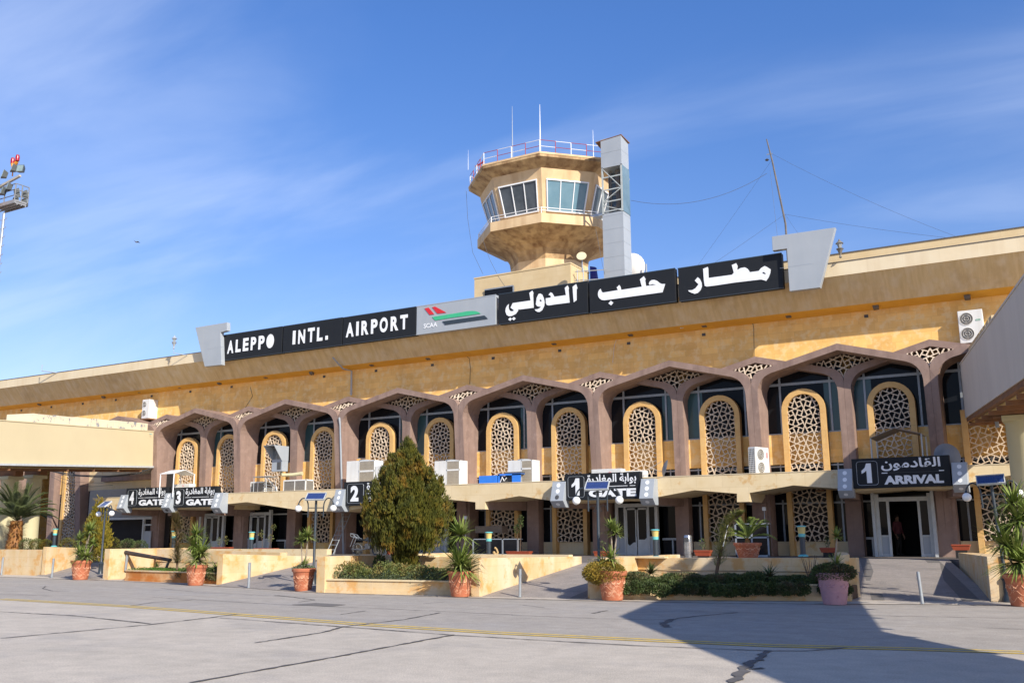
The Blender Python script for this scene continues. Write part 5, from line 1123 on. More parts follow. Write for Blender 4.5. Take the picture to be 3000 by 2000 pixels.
# gilded figurine (camel group)
p=G(1453,1634,y=-12.9); t=thing('figurine','small gilded camel figurine standing on the ramp wall','figurine',(p.x,-12.95,p.z-.01))
m=MB(); m.lathe([(.17,0),(.16,.05),(.12,.07)],(0,0,0),10); m.sphere((0,0,.14),.09,10,7,(1,1,.8)); m.sphere((-.05,0,.21),.055,8,6); m.tube([(.07,0,.14),(.11,0,.22),(.06,0,.33),(.03,0,.36)],[.05,.035,.03,.03],7); m.sphere((.0,0,.37),.045,8,6); m.tube([(-.08,0,.12),(-.13,.02,.03)],.03,6); m.tube([(.1,.04,.1),(.15,.05,.02)],.03,6); m.build('camel_body',GOLD,t,w=False,smooth=True)
# ================================================================== BOLLARD LIGHTS
def bl():
    t=thing('bollard_light','x','bollard light',(0,0,0),'dark bollard lights with turquoise and yellow heads on the walls')
    MB().lathe([(.15,0),(.15,.03),(.10,.06),(.085,.06),(.085,.58)],(0,0,0),18).build('post',DPOST,t,w=False,smooth=True)
    MB().lathe([(.152,.0),(.154,.028),(.1,.062),(.09,.064)],(0,0,.001),18).build('foot',TEALP,t,w=False,smooth=True)
    MB().lathe([(.09,.58),(.10,.59),(.105,.68)],(0,0,0),18).build('collar',TEALP,t,w=False,smooth=True)
    MB().lathe([(.098,.68),(.115,.88)],(0,0,0),18).build('lamp_glass',YGL,t,w=False,smooth=True)
    MB().lathe([(.145,.88),(.145,.905),(.09,.92)],(0,0,0),18).build('cap',TEALP,t,w=False,smooth=True)
    return t
proto=bl()
for k,(u,v,y,lb) in enumerate(((158,1600,-11.3,'bollard light on the wall at the far left, right of the date palm'),(507,1613,-12.1,'bollard light behind the scraggly tall shrub'),(735,1619,-12.1,'bollard light in front of the fourth pair of grey doors, left of the red trough'),
      (1127,1628,-13.1,'bollard light almost hidden behind the conifer'),(1432,1632,-12.95,'bollard light left of the gilded figurine'),(1922,1632,-16.0,'bollard light in front of the gate 1 departures door'),(2353,1628,-16.0,'bollard light before the dark lattice between pot and arrival ramp'))):
    o=proto if k==0 else dup(proto); p=G(u,v,y=y); s=1.02 if k<5 else .92; o.location=(p.x,y,p.z-.015); o.scale=(s,s,s); o['label']=lb
# ================================================================== SILVER POSTS
def post():
    t=thing('metal_bollard','x','bollard',(0,0,0),'thin silver posts along the kerb'); MB().lathe([(.045,0),(.045,.82),(.03,.83)],(0,0,0),14).build('tube',STEEL,t,w=False,smooth=True); MB().tube([(-.045,0,.62),(-.075,0,.66),(-.07,0,.7),(-.045,0,.72)],.006,5).build('lug',STEEL,t,w=False); MB().lathe([(.07,0),(.07,.006),(.05,.012)],(0,0,0),14).build('base_ring',STEEL,t,w=False); return t
proto=post()
for k,(u,v,lb) in enumerate(((3,1320,'silver post cut by the left edge of the picture'),(119,1326,'silver post in front of the wall left of the first terracotta pot'),(571,1350,'silver post before the ramp left of the third terracotta pot'),(1194,1371,'silver post at the foot of the ramp right of the fourth terracotta pot'),(2119,1387,'silver post in the middle of the arrival ramp foot'))):
    o=proto if k==0 else dup(proto); p=G(u*1.2755,v*1.2755,z=0); o.location=(p.x,p.y,.012); o.rotation_euler=(R(rnd(-1,1)),R((1,0,0,-2.5,-3)[k]),rnd(0,3)); s=(1.0,1.0,1.02,.93,.93)[k]; o.scale=(s,s,s); o['label']=lb
# ================================================================== SOLAR LAMPS
def solar():
    t=thing('solar_street_lamp','x','street lamp',(0,0,0),'black twin globe lamps with solar panels')
    MB().lathe([(.17,0),(.17,.06),(.12,.16),(.10,.2),(.085,.52),(.11,.56),(.11,.6),(.07,.64),(.045,.7),(.04,3.0)],(0,0,0),16).build('post',DPOST,t,w=False,smooth=True)
    for s in (-1,1):
        arc=[(s*.27,0,2.36),(s*.27,0,2.72),(s*.28,0,2.82),(s*.31,0,2.91),(s*.36,0,2.98),(s*.43,0,3.01),(s*.50,0,2.99),(s*.56,0,2.93),(s*.60,0,2.86),(s*.61,0,2.80)]
        if s: a=MB().tube([(s*x/abs(s),y,z) if False else (x,y,z) for x,y,z in [(p[0],p[1],p[2]) for p in arc]],.022,7).build('arm',DPOST,t,w=False,smooth=True)
        MB().lathe([(.035,2.755),(.05,2.775),(.03,2.80),(.015,2.84)],(s*.61,0,0),12).build('globe_holder',DPOST,a,w=False,smooth=True)
        MB().sphere((s*.61,0,2.66),.115,20,14).build('globe',GLOBE,a,w=False,smooth=True)
    m=MB(); m.tube([(-.27,0,2.68),(.27,0,2.68)],.014,6); 
    for s in (-1,1): m.tube([(s*.27,0,2.40)]+[(s*(.15+.09*math.cos(q)),0,2.44+.08*math.sin(q)) for q in [k*.5 for k in range(1,10)]]+[(s*.03,0,2.34)],.006,5)
    m.build('scroll_bracket',DPOST,t,w=False)
    # panel tilted towards -y
    c,s_=math.cos(R(38)),math.sin(R(38))
    def T(x,y,z): x*=.80;y*=.72; return (x,y*c-z*s_-.05,3.06+y*s_+z*c)
    def bx(mb,x0,x1,y0,y1,z0,z1): return mb.hexa([T(x0,y0,z0),T(x1,y0,z0),T(x1,y1,z0),T(x0,y1,z0)],[T(x0,y0,z1),T(x1,y0,z1),T(x1,y1,z1),T(x0,y1,z1)])
    fr=MB()
    bx(fr,-.42,.42,-.27,-.24,-.03,.03); bx(fr,-.42,.42,.24,.27,-.03,.03); bx(fr,-.42,-.39,-.24,.24,-.03,.03); bx(fr,.39,.42,-.24,.24,-.03,.03); bx(fr,-.39,.39,-.24,.24,-.02,.0)
    f=fr.build('panel_frame',LALU,t,w=False); p=MB(); bx(p,-.39,.39,-.24,.24,.001,.012); p.build('solar_panel',SOLAR,f,w=False)
    return t
proto=solar()
for k,(u,v,rz,ty,s,lb) in enumerate(((293,1691,-12,0,1.05,'twin globe solar lamp at the left beside the first terracotta pot'),(917,1724,24,0,1.0,'twin globe solar lamp left of the conifer planter'),(1757.6,1753,14,0,1.0,'twin globe solar lamp in front of the gate 1 departures sign'),(2957,1763,4,-2.6,1.0,'twin globe solar lamp at the right edge, half hidden by a yucca'))):
    o=proto if k==0 else dup(proto); p=G(u,v,z=0); o.location=(p.x,p.y,.0); o.rotation_euler=(0,R(ty),R(rz)); o.scale=(s,s,s); o['label']=lb
# ================================================================== POTS
def pot(label,loc,s=1.,m=TERRA,h=.72,garland=True,rz=0,wide=1.):
    t=thing('plant_pot',label,'plant pot',loc,'large plant pots along the kerb',rz=rz); q=wide
    MB().lathe([(.255*q,0),(.27*q,.03),(.345*q,h-.13),(.36*q,h-.11),(.365*q,h-.10),(.375*q,h-.11),(.39*q,h-.08),(.395*q,h-.01),(.385*q,h),(.33*q,h),(.32*q,h-.06),(.02,h-.07)],(0,0,0),36).build('pot_body',m,t,w=False,smooth=True)
    MB().lathe([(.325*q,h-.055),(.30*q,h-.03),(.02,h-.02)],(0,0,0),20).build('soil',SOIL,t,w=False)
    if garland:
        # shallow relief: garlands, rosettes and wavy lines
        mb=MB(); rl=mat('pale_relief_wear',(.72,.42,.27),(.66,.33,.18),rough=.85,scale=6) if m is TERRA else PINKPOT
        def pr(a,z): 
            r=(.27+(.345-.27)*(z-.03)/(h-.16)+.003)*q; return (r*math.cos(a),r*math.sin(a),z)
        for k in range(6):
            a0=k*math.pi/3
            mb.tube([pr(a0+f*.42,h*.66-.09*h*math.sin(math.pi*(abs(f)))) for f in [x/6 for x in range(-6,7)]],.009,4)
            for f in (-.6,-.45,-.3,.3,.45,.6): 
                x,y,z=pr(a0+f*.42,h*.655-.09*h*math.sin(math.pi*abs(f))); mb.sphere((x,y,z),.018,6,4)
            mb.tube([pr(a0+.12*math.cos(z_),h*.53+.035*math.sin(z_)) for z_ in [x*.7 for x in range(10)]],.006,4)
            if m is TERRA:
                mb.tube([pr(a0+f,h*.42+.05*math.sin(f*7)) for f in [x/12 for x in range(0,13)]],.005,4); mb.tube([pr(a0+f+.3,h*.22+.06*math.sin(f*6+k)) for f in [x/12 for x in range(0,13)]],.005,4)
            for rr in (.012,.03): mb.tube([pr(a0+.5+rr*3*math.cos(z_),h*.25+rr*math.sin(z_)) for z_ in [x*.7 for x in range(10)]],.005,4)
        if m is not TERRA: mb.tube([pr(k*.2,h*.38) for k in range(33)],.006,4)
        mb.build('garland_relief',rl,t,w=False)
    t.scale=(s,s,s); return t
# ------------------------------------------------------------------ leaves
def blade(mb,base,d,L_,w,droop=.3,k=4,side=None):
    base=Vector(base); d=Vector(d).normalized(); side=d.cross(Vector((0,0,1))); 
    if side.length<.05: side=Vector((1,0,0))
    side.normalize(); o=len(mb.v); p=base.copy(); dd=d.copy()
    for i in range(k+1):
        f=i/k; ww=w*(.7+.3*min(1,f*4))*(1-f**2.2)/2+.0008
        mb.v+= [tuple(p-side*ww),tuple(p+side*ww)]
        if i: mb.f.append((o+2*i-2,o+2*i-1,o+2*i+1,o+2*i))
        dd=(dd+Vector((0,0,-droop/k*(1+f)))).normalized(); p=p+dd*(L_/k)
def rosette(mb,c,r,n,w=.03,droop=.25,low=-.35):
    for i in range(n):
        a=rnd(0,2*math.pi); e=rnd(low,1.) ; e=math.asin(max(-1,min(1,e)))
        d=(math.cos(a)*math.cos(e),math.sin(a)*math.cos(e),math.sin(e)); blade(mb,c,d,r*rnd(.75,1.1),w*rnd(.8,1.2),droop*rnd(.4,1.6))
def leafcloud(mb,c,rad,n,size,shell=.5,up=.0,asp=.5):
    cx,cy,cz=c
    for i in range(n):
        while True:
            x,y,z=rnd(-1,1),rnd(-1,1),rnd(-1,1); q=x*x+y*y+z*z
            if shell*shell<q<1: break
        p=Vector((cx+x*rad[0],cy+y*rad[1],cz+z*rad[2])); s=size*rnd(.6,1.4)
        d=Vector((x+rnd(-.7,.7),y+rnd(-.7,.7),z+rnd(-.6,.8)+up)).normalized(); a=d.cross(Vector((rnd(-1,1),rnd(-1,1),rnd(-1,1)))).normalized()*s*asp*.5
        e=d*s; mb.add([p-a*.4,p+e*.5-a,p+e,p+e*.5+a],[(0,1,2,3)])
def sprays(mb,p,n,L_,w,up=.9,spread=.45,out=None):
    """an upright tuft of scale leaf sprays"""
    for i in range(n):
        d=Vector((rnd(-spread,spread),rnd(-spread,spread),up)); 
        if out: d+=Vector(out)*.45
        d.normalize(); s=L_*rnd(.6,1.2); a=d.cross(Vector((rnd(-1,1),rnd(-1,1),.2))).normalized()*w*rnd(.6,1.3); q=Vector(p)+Vector((rnd(-.04,.04),rnd(-.04,.04),rnd(-.04,.04)))
        mb.add([q-a*.3,q+d*s*.45-a,q+d*s,q+d*s*.5+a],[(0,1,2,3)])
def yucca(label,loc,heads,grp='yucca plants in pots',stems=True,w=.032,m=None):
    w*=1.35; heads=[(x,y,z,r*1.12,int(n*1.7)) for x,y,z,r,n in heads]
    t=thing('yucca',label,'yucca',loc,grp)
    st=MB()
    for (x,y,z,r,n) in heads:
        if stems and z>.12: st.tube([(x*.15,y*.15,-.06),(x*.7,y*.7,z*.5),(x,y,z)],[.03,.024,.02],7)
        mb=MB(); rosette(mb,(x,y,z),r,n,w); mb.build('leaf_head',m or F_YUC,t,w=False)
    if st.v: st.build('stem',mat('pale_yucca_stem',(.36,.30,.22),(.25,.2,.15),rough=.9,scale=20),t,w=False,smooth=True)
    return t
def at0(u,v): p=G(u*1.2755,v*1.2755,z=0); return (p.x,p.y,.012)
l=at0(184,1331); pot('terracotta pot with garland relief, leftmost, beside the first lamp post',l,1.1); yucca('multi headed yucca in the leftmost terracotta pot',(l[0],l[1],l[2]+.74),[(.0,0,.12,.62,70),(.33,0,.2,.55,50),(-.25,0,.9,.42,60),(.12,.1,1.0,.40,50),(.40,0,1.28,.5,70),(.55,.1,.75,.35,40),(-.05,-.1,.4,.45,40)])
l=at0(449,1344); pot('terracotta pot with garland relief in front of the grassy planter',l,1.0,rz=.4); yucca('dense yucca with long blades in the terracotta pot by the grassy planter',(l[0],l[1],l[2]+.66),[(0,0,.25,.75,110),(-.15,0,.75,.62,80),(-.1,0,1.15,.5,60),(.2,0,.5,.6,60)],w=.04)
l=at0(696,1357); pot('terracotta pot with garland relief beside the second lamp post',l,.98,rz=.9); t=yucca('slender two stemmed yucca in the terracotta pot by the second lamp post',(l[0],l[1],l[2]+.64),[(0,0,.12,.34,50),(-.16,0,.92,.33,60),(.12,0,1.06,.36,70)])
def fringe(name,label,c,rad,n,size,m,cat='plant',asp=.5,grp=None):
    t=thing(name,label,cat,c,grp); mb=MB(); leafcloud(mb,(0,0,0),rad,n,size,.55,asp=asp); mb.build('foliage',m,t,w=False); return t
fringe('creeping_plant','grey green creeper around the stems in the pot by the second lamp post',(l[0],l[1],l[2]+.70),(.36,.36,.10),700,.06,F_GREY)
l=at0(1057,1370); pot('terracotta pot with garland relief at the right end of the conifer planter',l,.98,rz=1.3); yucca('big green yucca with two tiers in the terracotta pot by the conifer planter',(l[0],l[1],l[2]+.66),[(0,0,.12,.85,120),(0,0,.30,.7,60),(.02,0,1.05,.58,90)],w=.042)
l=at0(1407,1378); pot('terracotta pot with white crackle lines under an overhanging ochre bush, centre',l,1.05,rz=.2); 
t=fringe('ochre_bush','ochre green bush spilling over the left side of the centre pot','' or (l[0]-.20,l[1]-.06,l[2]+.70),(.60,.50,.31),9500,.045,F_OCH)
yucca('thin two stemmed yucca rising from the ochre bush',(l[0],l[1],l[2]+.85),[(-.02,.0,.22,.45,55),(-.28,.05,.12,.3,20),(.02,0,1.0,.36,60),(.16,0,.9,.34,50)])
l=at0(1918,1388); pot('pink painted pot with rosette relief left of the arrival ramp',l,1.05,m=PINKPOT,rz=.5); fringe('creeping_plant','dark green creeper spilling over the pink pot',(l[0]+.02,l[1],l[2]+.76),(.52,.48,.22),5200,.055,F_DRK)
yucca('small yucca with a thin tall stem in the pink pot',(l[0],l[1],l[2]+.85),[(.1,0,.1,.35,40),(.16,0,.78,.24,55)],w=.022)
l=at0(2352,1392); pot('terracotta pot at the right edge under the biggest yucca',l,1.03,rz=2); yucca('biggest yucca with long arching blades at the right edge of the picture',(l[0],l[1],l[2]+.66),[(0,0,.35,.95,130),(-.25,0,.75,.75,80),(.1,0,1.3,.75,90),(.0,0,1.75,.6,60),(.4,0,1.5,.6,60)],w=.042)
# pot with palm standing on the wall
p=G(2192,1631,y=-12.3); t=pot('wide terracotta pot on the terrace holding a small palm, beside the glass cabinet',(p.x,-12.3,p.z-.02),.92,h=.52,wide=1.25,rz=1); t['group']='' ; del t['group']
def palmfronds(mb,c,n,L_,droop,lw=.02,ll=.28,e0=.2,e1=1.2,step=.045):
    for i in range(n):
        a=2*math.pi*i/n+rnd(-.25,.25); e=rnd(e0,e1); d=Vector((math.cos(a)*math.cos(e),math.sin(a)*math.cos(e),math.sin(e))); p=Vector(c); K=int(L_/step); dd=d.copy(); pts=[p.copy()]
        for k in range(K):
            f=k/K; dd=(dd+Vector((0,0,-droop*(.3+f)/K*1.6))).normalized(); p=p+dd*(L_/K); pts.append(p.copy())
            if f>.12:
                sd=dd.cross(Vector((0,0,1))).normalized(); l_=ll*math.sin(math.pi*min(1,(f*.92+.12)))**.6*rnd(.85,1.1)
                for s in (-1,1):
                    q=(sd*s*.8+dd*.75+Vector((0,0,.25+rnd(-.12,.1)))).normalized(); o=q.cross(dd).normalized()*lw*.5
                    mb.add([p-o*.6,p+o*.6,p+q*l_*.6+o,p+q*l_+Vector((0,0,-.04*l_)),p+q*l_*.6-o],[(0,1,2,3,4)])
        mb.tube(pts,[.012*(1-.7*i_/len(pts)) for i_ in range(len(pts))],4)
t2=thing('potted_palm','small palm with drooping fronds in the wide terracotta pot','palm',(p.x,-12.3,p.z+.46)); mb=MB(); palmfronds(mb,(0,0,.1),16,1.0,1.0,.018,.24,.45,1.35,.028); mb.build('frond_crown',F_YUC,t2,w=False); MB().lathe([(.09,-.03),(.08,.05),(.03,.16)],(0,0,0),10).build('stem_base',F_DRY,t2,w=False)
# red troughs with weak plants
def trough(label,u0,u1,vt,y,plant=None):
    a=G(u0,vt,y=y); b=G(u1,vt,y=y); w=b.x-a.x; h=min(.42,w*.32)
    t=thing('planter_trough',label,'planter',((a.x+b.x)/2,y,a.z-h),'red brown plastic troughs along the terrace'); dd=.16
    MB().hexa([(-w*.4,-dd*.8,0),(w*.4,-dd*.8,0),(w*.4,dd*.8,0),(-w*.4,dd*.8,0)],[(-w*.48,-dd,h-.05),(w*.48,-dd,h-.05),(w*.48,dd,h-.05),(-w*.48,dd,h-.05)]).build('trough_body',TROUGH,t,w=False)
    MB().box(-w/2,w/2,-dd-.02,dd+.02,h-.05,h).build('rim',TROUGH,t,w=False,bevel=.008)
    if h<a.z-TZ-.02: MB().box(-w*.3,w*.3,-.12,.12,-(a.z-h-TZ),0).build('stand',DARK,t,w=False)
    return (t.location.x,y,a.z),w
def weak(label,c,pts,m=None,n=60,size=.07):
    t=thing('weak_shrub',label,'plant',c,'weak plants in the troughs'); st=MB(); mb=MB()
    for q in pts: st.tube([(q[0]*.7,0,-.02),(q[0]*.8+.02,0,q[2]*.5),(q[0],q[1],q[2])],.01,5); leafcloud(mb,q,(.13,.13,.2),n,size,.1)
    st.build('stem',BARK,t,w=False); mb.build('foliage',m or F_ROSE,t,w=False)
c,w=trough('red brown trough with two weak plants before the third pair of grey doors',623,678,1602,-4.); weak('pair of thin leggy plants in the left red trough',c,[(-.25,0,.35),(.3,0,.4)])
c,w=trough('red brown trough right of the bollard light, with a tall thin plant',749,811,1605,-6.); weak('tall crooked plant with leaves only at its tips in the second red trough',c,[(.42,0,1.05),(.28,0,.5),(-.4,0,.75)])
c,w=trough('dark red trough behind the conifer stem',1136,1190,1612,-4.)
c,w=trough('dark red trough right of the grey cabinet with a small tree',1487,1556,1614,-3.); weak('small bushy tree in the dark red trough beside the cabinet',c,[(.05,0,1.25),(-.12,0,1.05),(.1,0,1.5)],F_DRK,140)
c,w=trough('dark red trough behind the centre lamp post',1742,1790,1614,-2.); weak('small shrub in the trough behind the centre lamp post',c,[(0,0,.3)],F_DRK)
c,w=trough('dark red trough right of the chrome litter bin',2036,2084,1611,-3.); weak('low brownish plant in the trough by the litter bin',c,[(0,0,.3)],F_DRK)
c,w=trough('dark red trough left of the arrival ramp wall',2403,2449,1603,-3.); weak('small drooping plant in the trough left of the arrival ramp',c,[(0,0,.25)],F_DRK)
c,w=trough('dark red trough at the right side of the arrival doors',2787,2843,1594,-2.)
# ================================================================== PLANTS IN PLANTERS
def conifer(label,base,H,prof,n,L_,w,m,name='conifer',lobes=(),trunk=.09,seed=3):
    random.seed(seed); t=thing(name,label,'tree',base)
    tr=MB(); tr.tube([(0,0,-.1),(.02,0,H*.3),(0,0,H*.8)],[trunk,trunk*.8,trunk*.3],9)
    for k in range(16):
        a=rnd(0,6.28); z=rnd(.25,.8)*H; r=rprof(prof,z/H)*.8; tr.tube([(0,0,z*.9),(r*.5*math.cos(a),r*.5*math.sin(a),z+.1),(r*math.cos(a),r*math.sin(a),z+.35)],[trunk*.4,trunk*.25,.01],5)
    tr.build('trunk',BARK,t,w=False)
    mb=MB()
    # clump centres scattered over the outline
    K=[]
    while len(K)<n//17:
        z=rnd(0,1); r=rprof(prof,z)
        if rnd(0,1)>(.15+r/max(q[1] for q in prof)): continue
        a=rnd(0,6.283); f=rnd(.62,1.0)+.10*math.sin(a*5+z*9)+.13*math.sin(a*8-z*19); K.append((r*f*math.cos(a),r*f*math.sin(a),z*H,rnd(.5,1.3),a))
    for (x,y,z,s,a) in K:
        ch=s*L_*2.9
        for q in range(18):
            g=q/18
            wd=.13*math.sin(math.pi*min(1,g*.75+.25)); p=(x+rnd(-wd,wd)*s,y+rnd(-wd,wd)*s,z+ch*(g-.5)*1.25)
            sprays(mb,p,4,L_*.95*(1-.3*g),w*.75,1.2,.24,(math.cos(a),math.sin(a),0))
    for q in range(n//8):
        z=rnd(.03,.93); r=rprof(prof,z)*.62; a=rnd(0,6.283); sprays(mb,(r*math.cos(a),r*math.sin(a),z*H),2,L_,w*1.4,1.1,.4)
    for (x,y,z,r,h) in lobes:
        for q in range(int(150*h/.6)):
            g=rnd(0,1); a=rnd(0,6.28); rr=r*(1-g)**.7; sprays(mb,(x+rr*math.cos(a),y+rr*math.sin(a),z+g*h),3,L_*.7,w,1.1,.3,(math.cos(a),math.sin(a),0))
    mb.build('crown',m,t,w=False); return t
def rprof(prof,f):
    for (a,ra),(b,rb) in zip(prof,prof[1:]):
        if a<=f<=b: return ra+(rb-ra)*(f-a)/(b-a)
    return 0
yb=-18.1; p0=G(1188,1680,y=yb); ptop=G(1226,1304,y=yb); Hc=ptop.z-.38; cxx=p0.x
def zf(v): return (G(1200,v,y=yb).z-.38)/Hc
def rr(u0,u1,v): return (G(u1,v,y=yb).x-G(u0,v,y=yb).x)/2*.83
PR=[(0,.10),(.02,.2),(zf(1640),.30),(zf(1615),.30),(zf(1600),.34),(zf(1590),.80),(zf(1572),rr(1092,1318,1555)*.84),(zf(1555),rr(1092,1318,1555)*.88),(zf(1520),rr(1085,1322,1530)*.94),(zf(1470),rr(1092,1318,1470)*.94),(zf(1425),rr(1122,1300,1420)*.84),(zf(1385),rr(1150,1285,1380)*.74),(zf(1350),rr(1190,1258,1340)*.80),(zf(1325),.14),(1,.03)]
ct=conifer('large ochre tipped conifer with a bushy crown and narrow foot in the middle planter',(cxx,yb,.38),Hc,PR,26000,.17,.02,F_CON,lobes=tuple((rprof(PR,zz)*1.05*math.cos(aa),rprof(PR,zz)*1.05*math.sin(aa),Hc*zz,.12,ll) for zz,aa,ll in [(rnd(.33,.80),rnd(0,6.28),rnd(.35,.7)) for _ in range(38)])+((-.62,-.3,Hc*.72,.16,.65),(-.80,-.3,Hc*.56,.18,.45),(.80,-.3,Hc*.55,.18,.6),(1.0,-.3,Hc*.36,.13,.35)))
random.seed(11)
# golden cypress left
yb=-13.2; p0=G(282,1606,y=yb); pt=G(284,1478,y=yb); conifer('golden green oval conifer behind the wall at the left, before the roller shutter',(p0.x,yb,p0.z-.3),pt.z-p0.z+.3,[(0,.4),(.25,.52),(.5,.46),(.75,.27),(1,.05)],3500,.2,.03,leafmat('golden_conifer',(.20,.15,.015),(.12,.11,.012),(.25,.15,.02),3.),seed=5)
random.seed(12)
def shrubline(name,label,pa,pb,w,h,n,size,m,cat='shrub',kind=None,zbase=.38,amp=.25,hang=0,asp=.5,fl=None):
    """leafy mass along a line with an uneven top"""
    pa,pb=Vector(pa),Vector(pb); c=(pa+pb)/2; L_=(pb-pa).length
    t=thing(name,label,cat,(c.x,c.y,zbase)) if kind is None else None
    d=(pb-pa).normalized(); nn=Vector((-d.y,d.x,0)); mb=MB(); K=max(3,int(L_/.35))
    for k in range(K):
        f=(k+.5)/K; q=pa.lerp(pb,f)+nn*rnd(-.1,.1)*w; hh=h*(1+amp*rnd(-1,1))
        leafcloud(mb,(q.x,q.y,zbase+hh*.45),(.33,w*.5,hh*.6),n//K,size,.45,asp=asp)
        if hang and rnd(0,1)<.94: leafcloud(mb,(q.x-nn.x*w*.55,q.y-nn.y*w*.55,zbase-hang*rnd(.3,.8)),(.27,.13,hang*.8),n//K//2,size,.3,asp=asp)
    if kind: return tag(mb.build(name,m),label,cat,kind='stuff')
    mb.build('foliage',m,t); return t
# right planter: dark creeper
A,Bq=PD
pa=Vector((A.x+.5,A.y+.62,0)); pb=Vector((Bq.x-.3,Bq.y+.62,0))
shrubline('creeper','dark green trailing creeper spilling over the right hand planter',pa,pb,1.55,.20,52000,.05,F_DRK,cat='ground cover',kind='stuff',zbase=.42,amp=.5,hang=.20)
# middle planter: mottled shrubs + grey green edge
A,Bq=PC; pa=Vector((A.x+.2,A.y+.9,0)); pb=Vector((Bq.x-.1,Bq.y+.9,0))
shrubline('rose_shrubs','mottled yellow green shrubs filling the middle planter',pa,pb,1.2,.42,16000,.055,F_ROSE,cat='shrubs',kind='stuff',amp=.5,asp=.7)
shrubline('edging_plants','grey green low plants along the front edge of the middle planter',Vector((A.x+.2,A.y+.48,0)),Vector((Bq.x-.1,Bq.y+.5,0)),.5,.2,13000,.035,F_GREY,cat='ground cover',kind='stuff',amp=.5,hang=.08)
fringe('mottled_bush','tall mottled bush at the right end of the middle planter',(Bq.x-.8,Bq.y+1.2,.62),(.75,.5,.42),3200,.055,F_ROSE,'shrub',.7)
fringe('mottled_bush','upright dark bush left of the conifer foot',(G(1112,1670,y=-18.3).x,-18.3,.75),(.2,.2,.38),700,.07,F_DRK,'shrub',.6)
# left planter: groundcover
A,Bq=PB; gm=MB(); 
for k in range(34):
    f=k/33; q=Vector((A.x+1.0,A.y+.9,0)).lerp(Vector((Bq.x-.3,Bq.y+.9,0)),f); leafcloud(gm,(q.x,q.y+rnd(-.2,.2),.40),(.4,.55,.10),330,.05,.1)
tag(gm.build('groundcover',F_GRASS),'bright green low groundcover in the rust stained planter','ground cover',kind='stuff')
shrubline('creeper_fringe','brownish creeper hanging over the edge of the rust stained planter',Vector((A.x+4.5,A.y+.2,0)),Vector((Bq.x-.1,Bq.y+.3,0)),.6,.22,5000,.06,F_DRK,cat='ground cover',kind='stuff',amp=.4,hang=.16)
def spiky(label,u,v,y,r=.4,n=36,m=F_DRK,w=.03,z=None):
    p=G(u,v,y=y); t=thing('spiky_plant',label,'plant',(p.x,y,z if z is not None else p.z),'small cycad like plants'); mb=MB(); rosette(mb,(0,0,0),r,n,w,.5,.1); mb.build('leaf_rosette',m,t,w=False)
spiky('small spiky plant under the fallen pipe in the grassy planter',460,1660,-15.5,.42,m=F_YUC)
spiky('small spiky plant at the right end of the grassy planter',633,1662,-17.0,.5,m=F_YUC)
spiky('spiky cycad at the left end of the right hand planter, below gate one',1907,1680,-17.2,.42,70,m=F_DRK,w=.04)
spiky('spiky cycad in the middle of the right hand planter',2255,1690,-17.2,.45,50,m=F_DRK,w=.04)
p=G(2375,1690,y=-17); t=thing('twiggy_shrub','bare twiggy shrub at the right end of the right hand planter','shrub',(p.x,-17,.4)); m=MB()
for k in range(9): a=rnd(0,6.28); m.tube([(0,0,0),(.1*math.cos(a),.1*math.sin(a),.3),(.22*math.cos(a),.22*math.sin(a),.55+rnd(0,.25))],[.015,.012,.005],5)
m.build('twigs',BARK,t,w=False)
# wispy leaning conifer
def wispy(label,pts,y,m,n=900,w=.5,dens=3,name='wispy_conifer',Lf_=.16):
    P=[G(u,v,y=y) for u,v in pts]; b=P[0]; t=thing(name,label,'tree',(b.x,y,b.z)); Q=[p-b for p in P]
    MB().tube(Q,[.045*(1-.8*i/len(Q))+.006 for i in range(len(Q))],7).build('trunk',BARK,t,w=False); mb=MB()
    for k in range(n):
        f=rnd(.08,1)*(len(Q)-1); i=min(int(f),len(Q)-2); q=Q[i].lerp(Q[i+1],f-i); a=rnd(0,6.28); ff=f/(len(Q)-1); r=w*(1.05-ff)**.6*(.35+.65*rnd(0,1))*(1 if ff>.35 else rnd(.2,1))
        tip=q+Vector((math.cos(a)*r,math.sin(a)*r,r*.55+.05)); 
        for g in (.3,.55,.8,1.):
            c=q.lerp(tip,g)
            for s in range(dens):
                d=Vector((math.cos(a)+rnd(-.8,.8),math.sin(a)+rnd(-.8,.8),rnd(-.1,1.))).normalized(); L_=Lf_*rnd(.5,1.1); o=d.cross(Vector((0,0,1))).normalized()*.008; mb.add([c-o,c+o,c+d*L_],[(0,1,2)])
    mb.build('crown',m,t,w=False); return t
wispy('leaning wispy young conifer with a white stake in the right hand planter',[(2098,1683),(2108,1630),(2120,1580),(2130,1545),(2150,1520),(2175,1506)],-17.2,F_WISP,420,.40,2)
a=G(2118,1600,y=-17.25); b=G(2133,1535,y=-17.25); line('plant_stake',[a,b],.012,WHITE,'thin white stake tied to the wispy conifer','stake')
wispy('tall dry scraggly conifer beside the yucca at the grassy planter',[(518,1668),(521,1620),(522,1570),(516,1530),(512,1508)],-16.3,leafmat('dry_conifer_leaf',(.20,.16,.06),(.14,.12,.05),(.26,.17,.09),5),520,.42,3,'scraggly_conifer',.2)
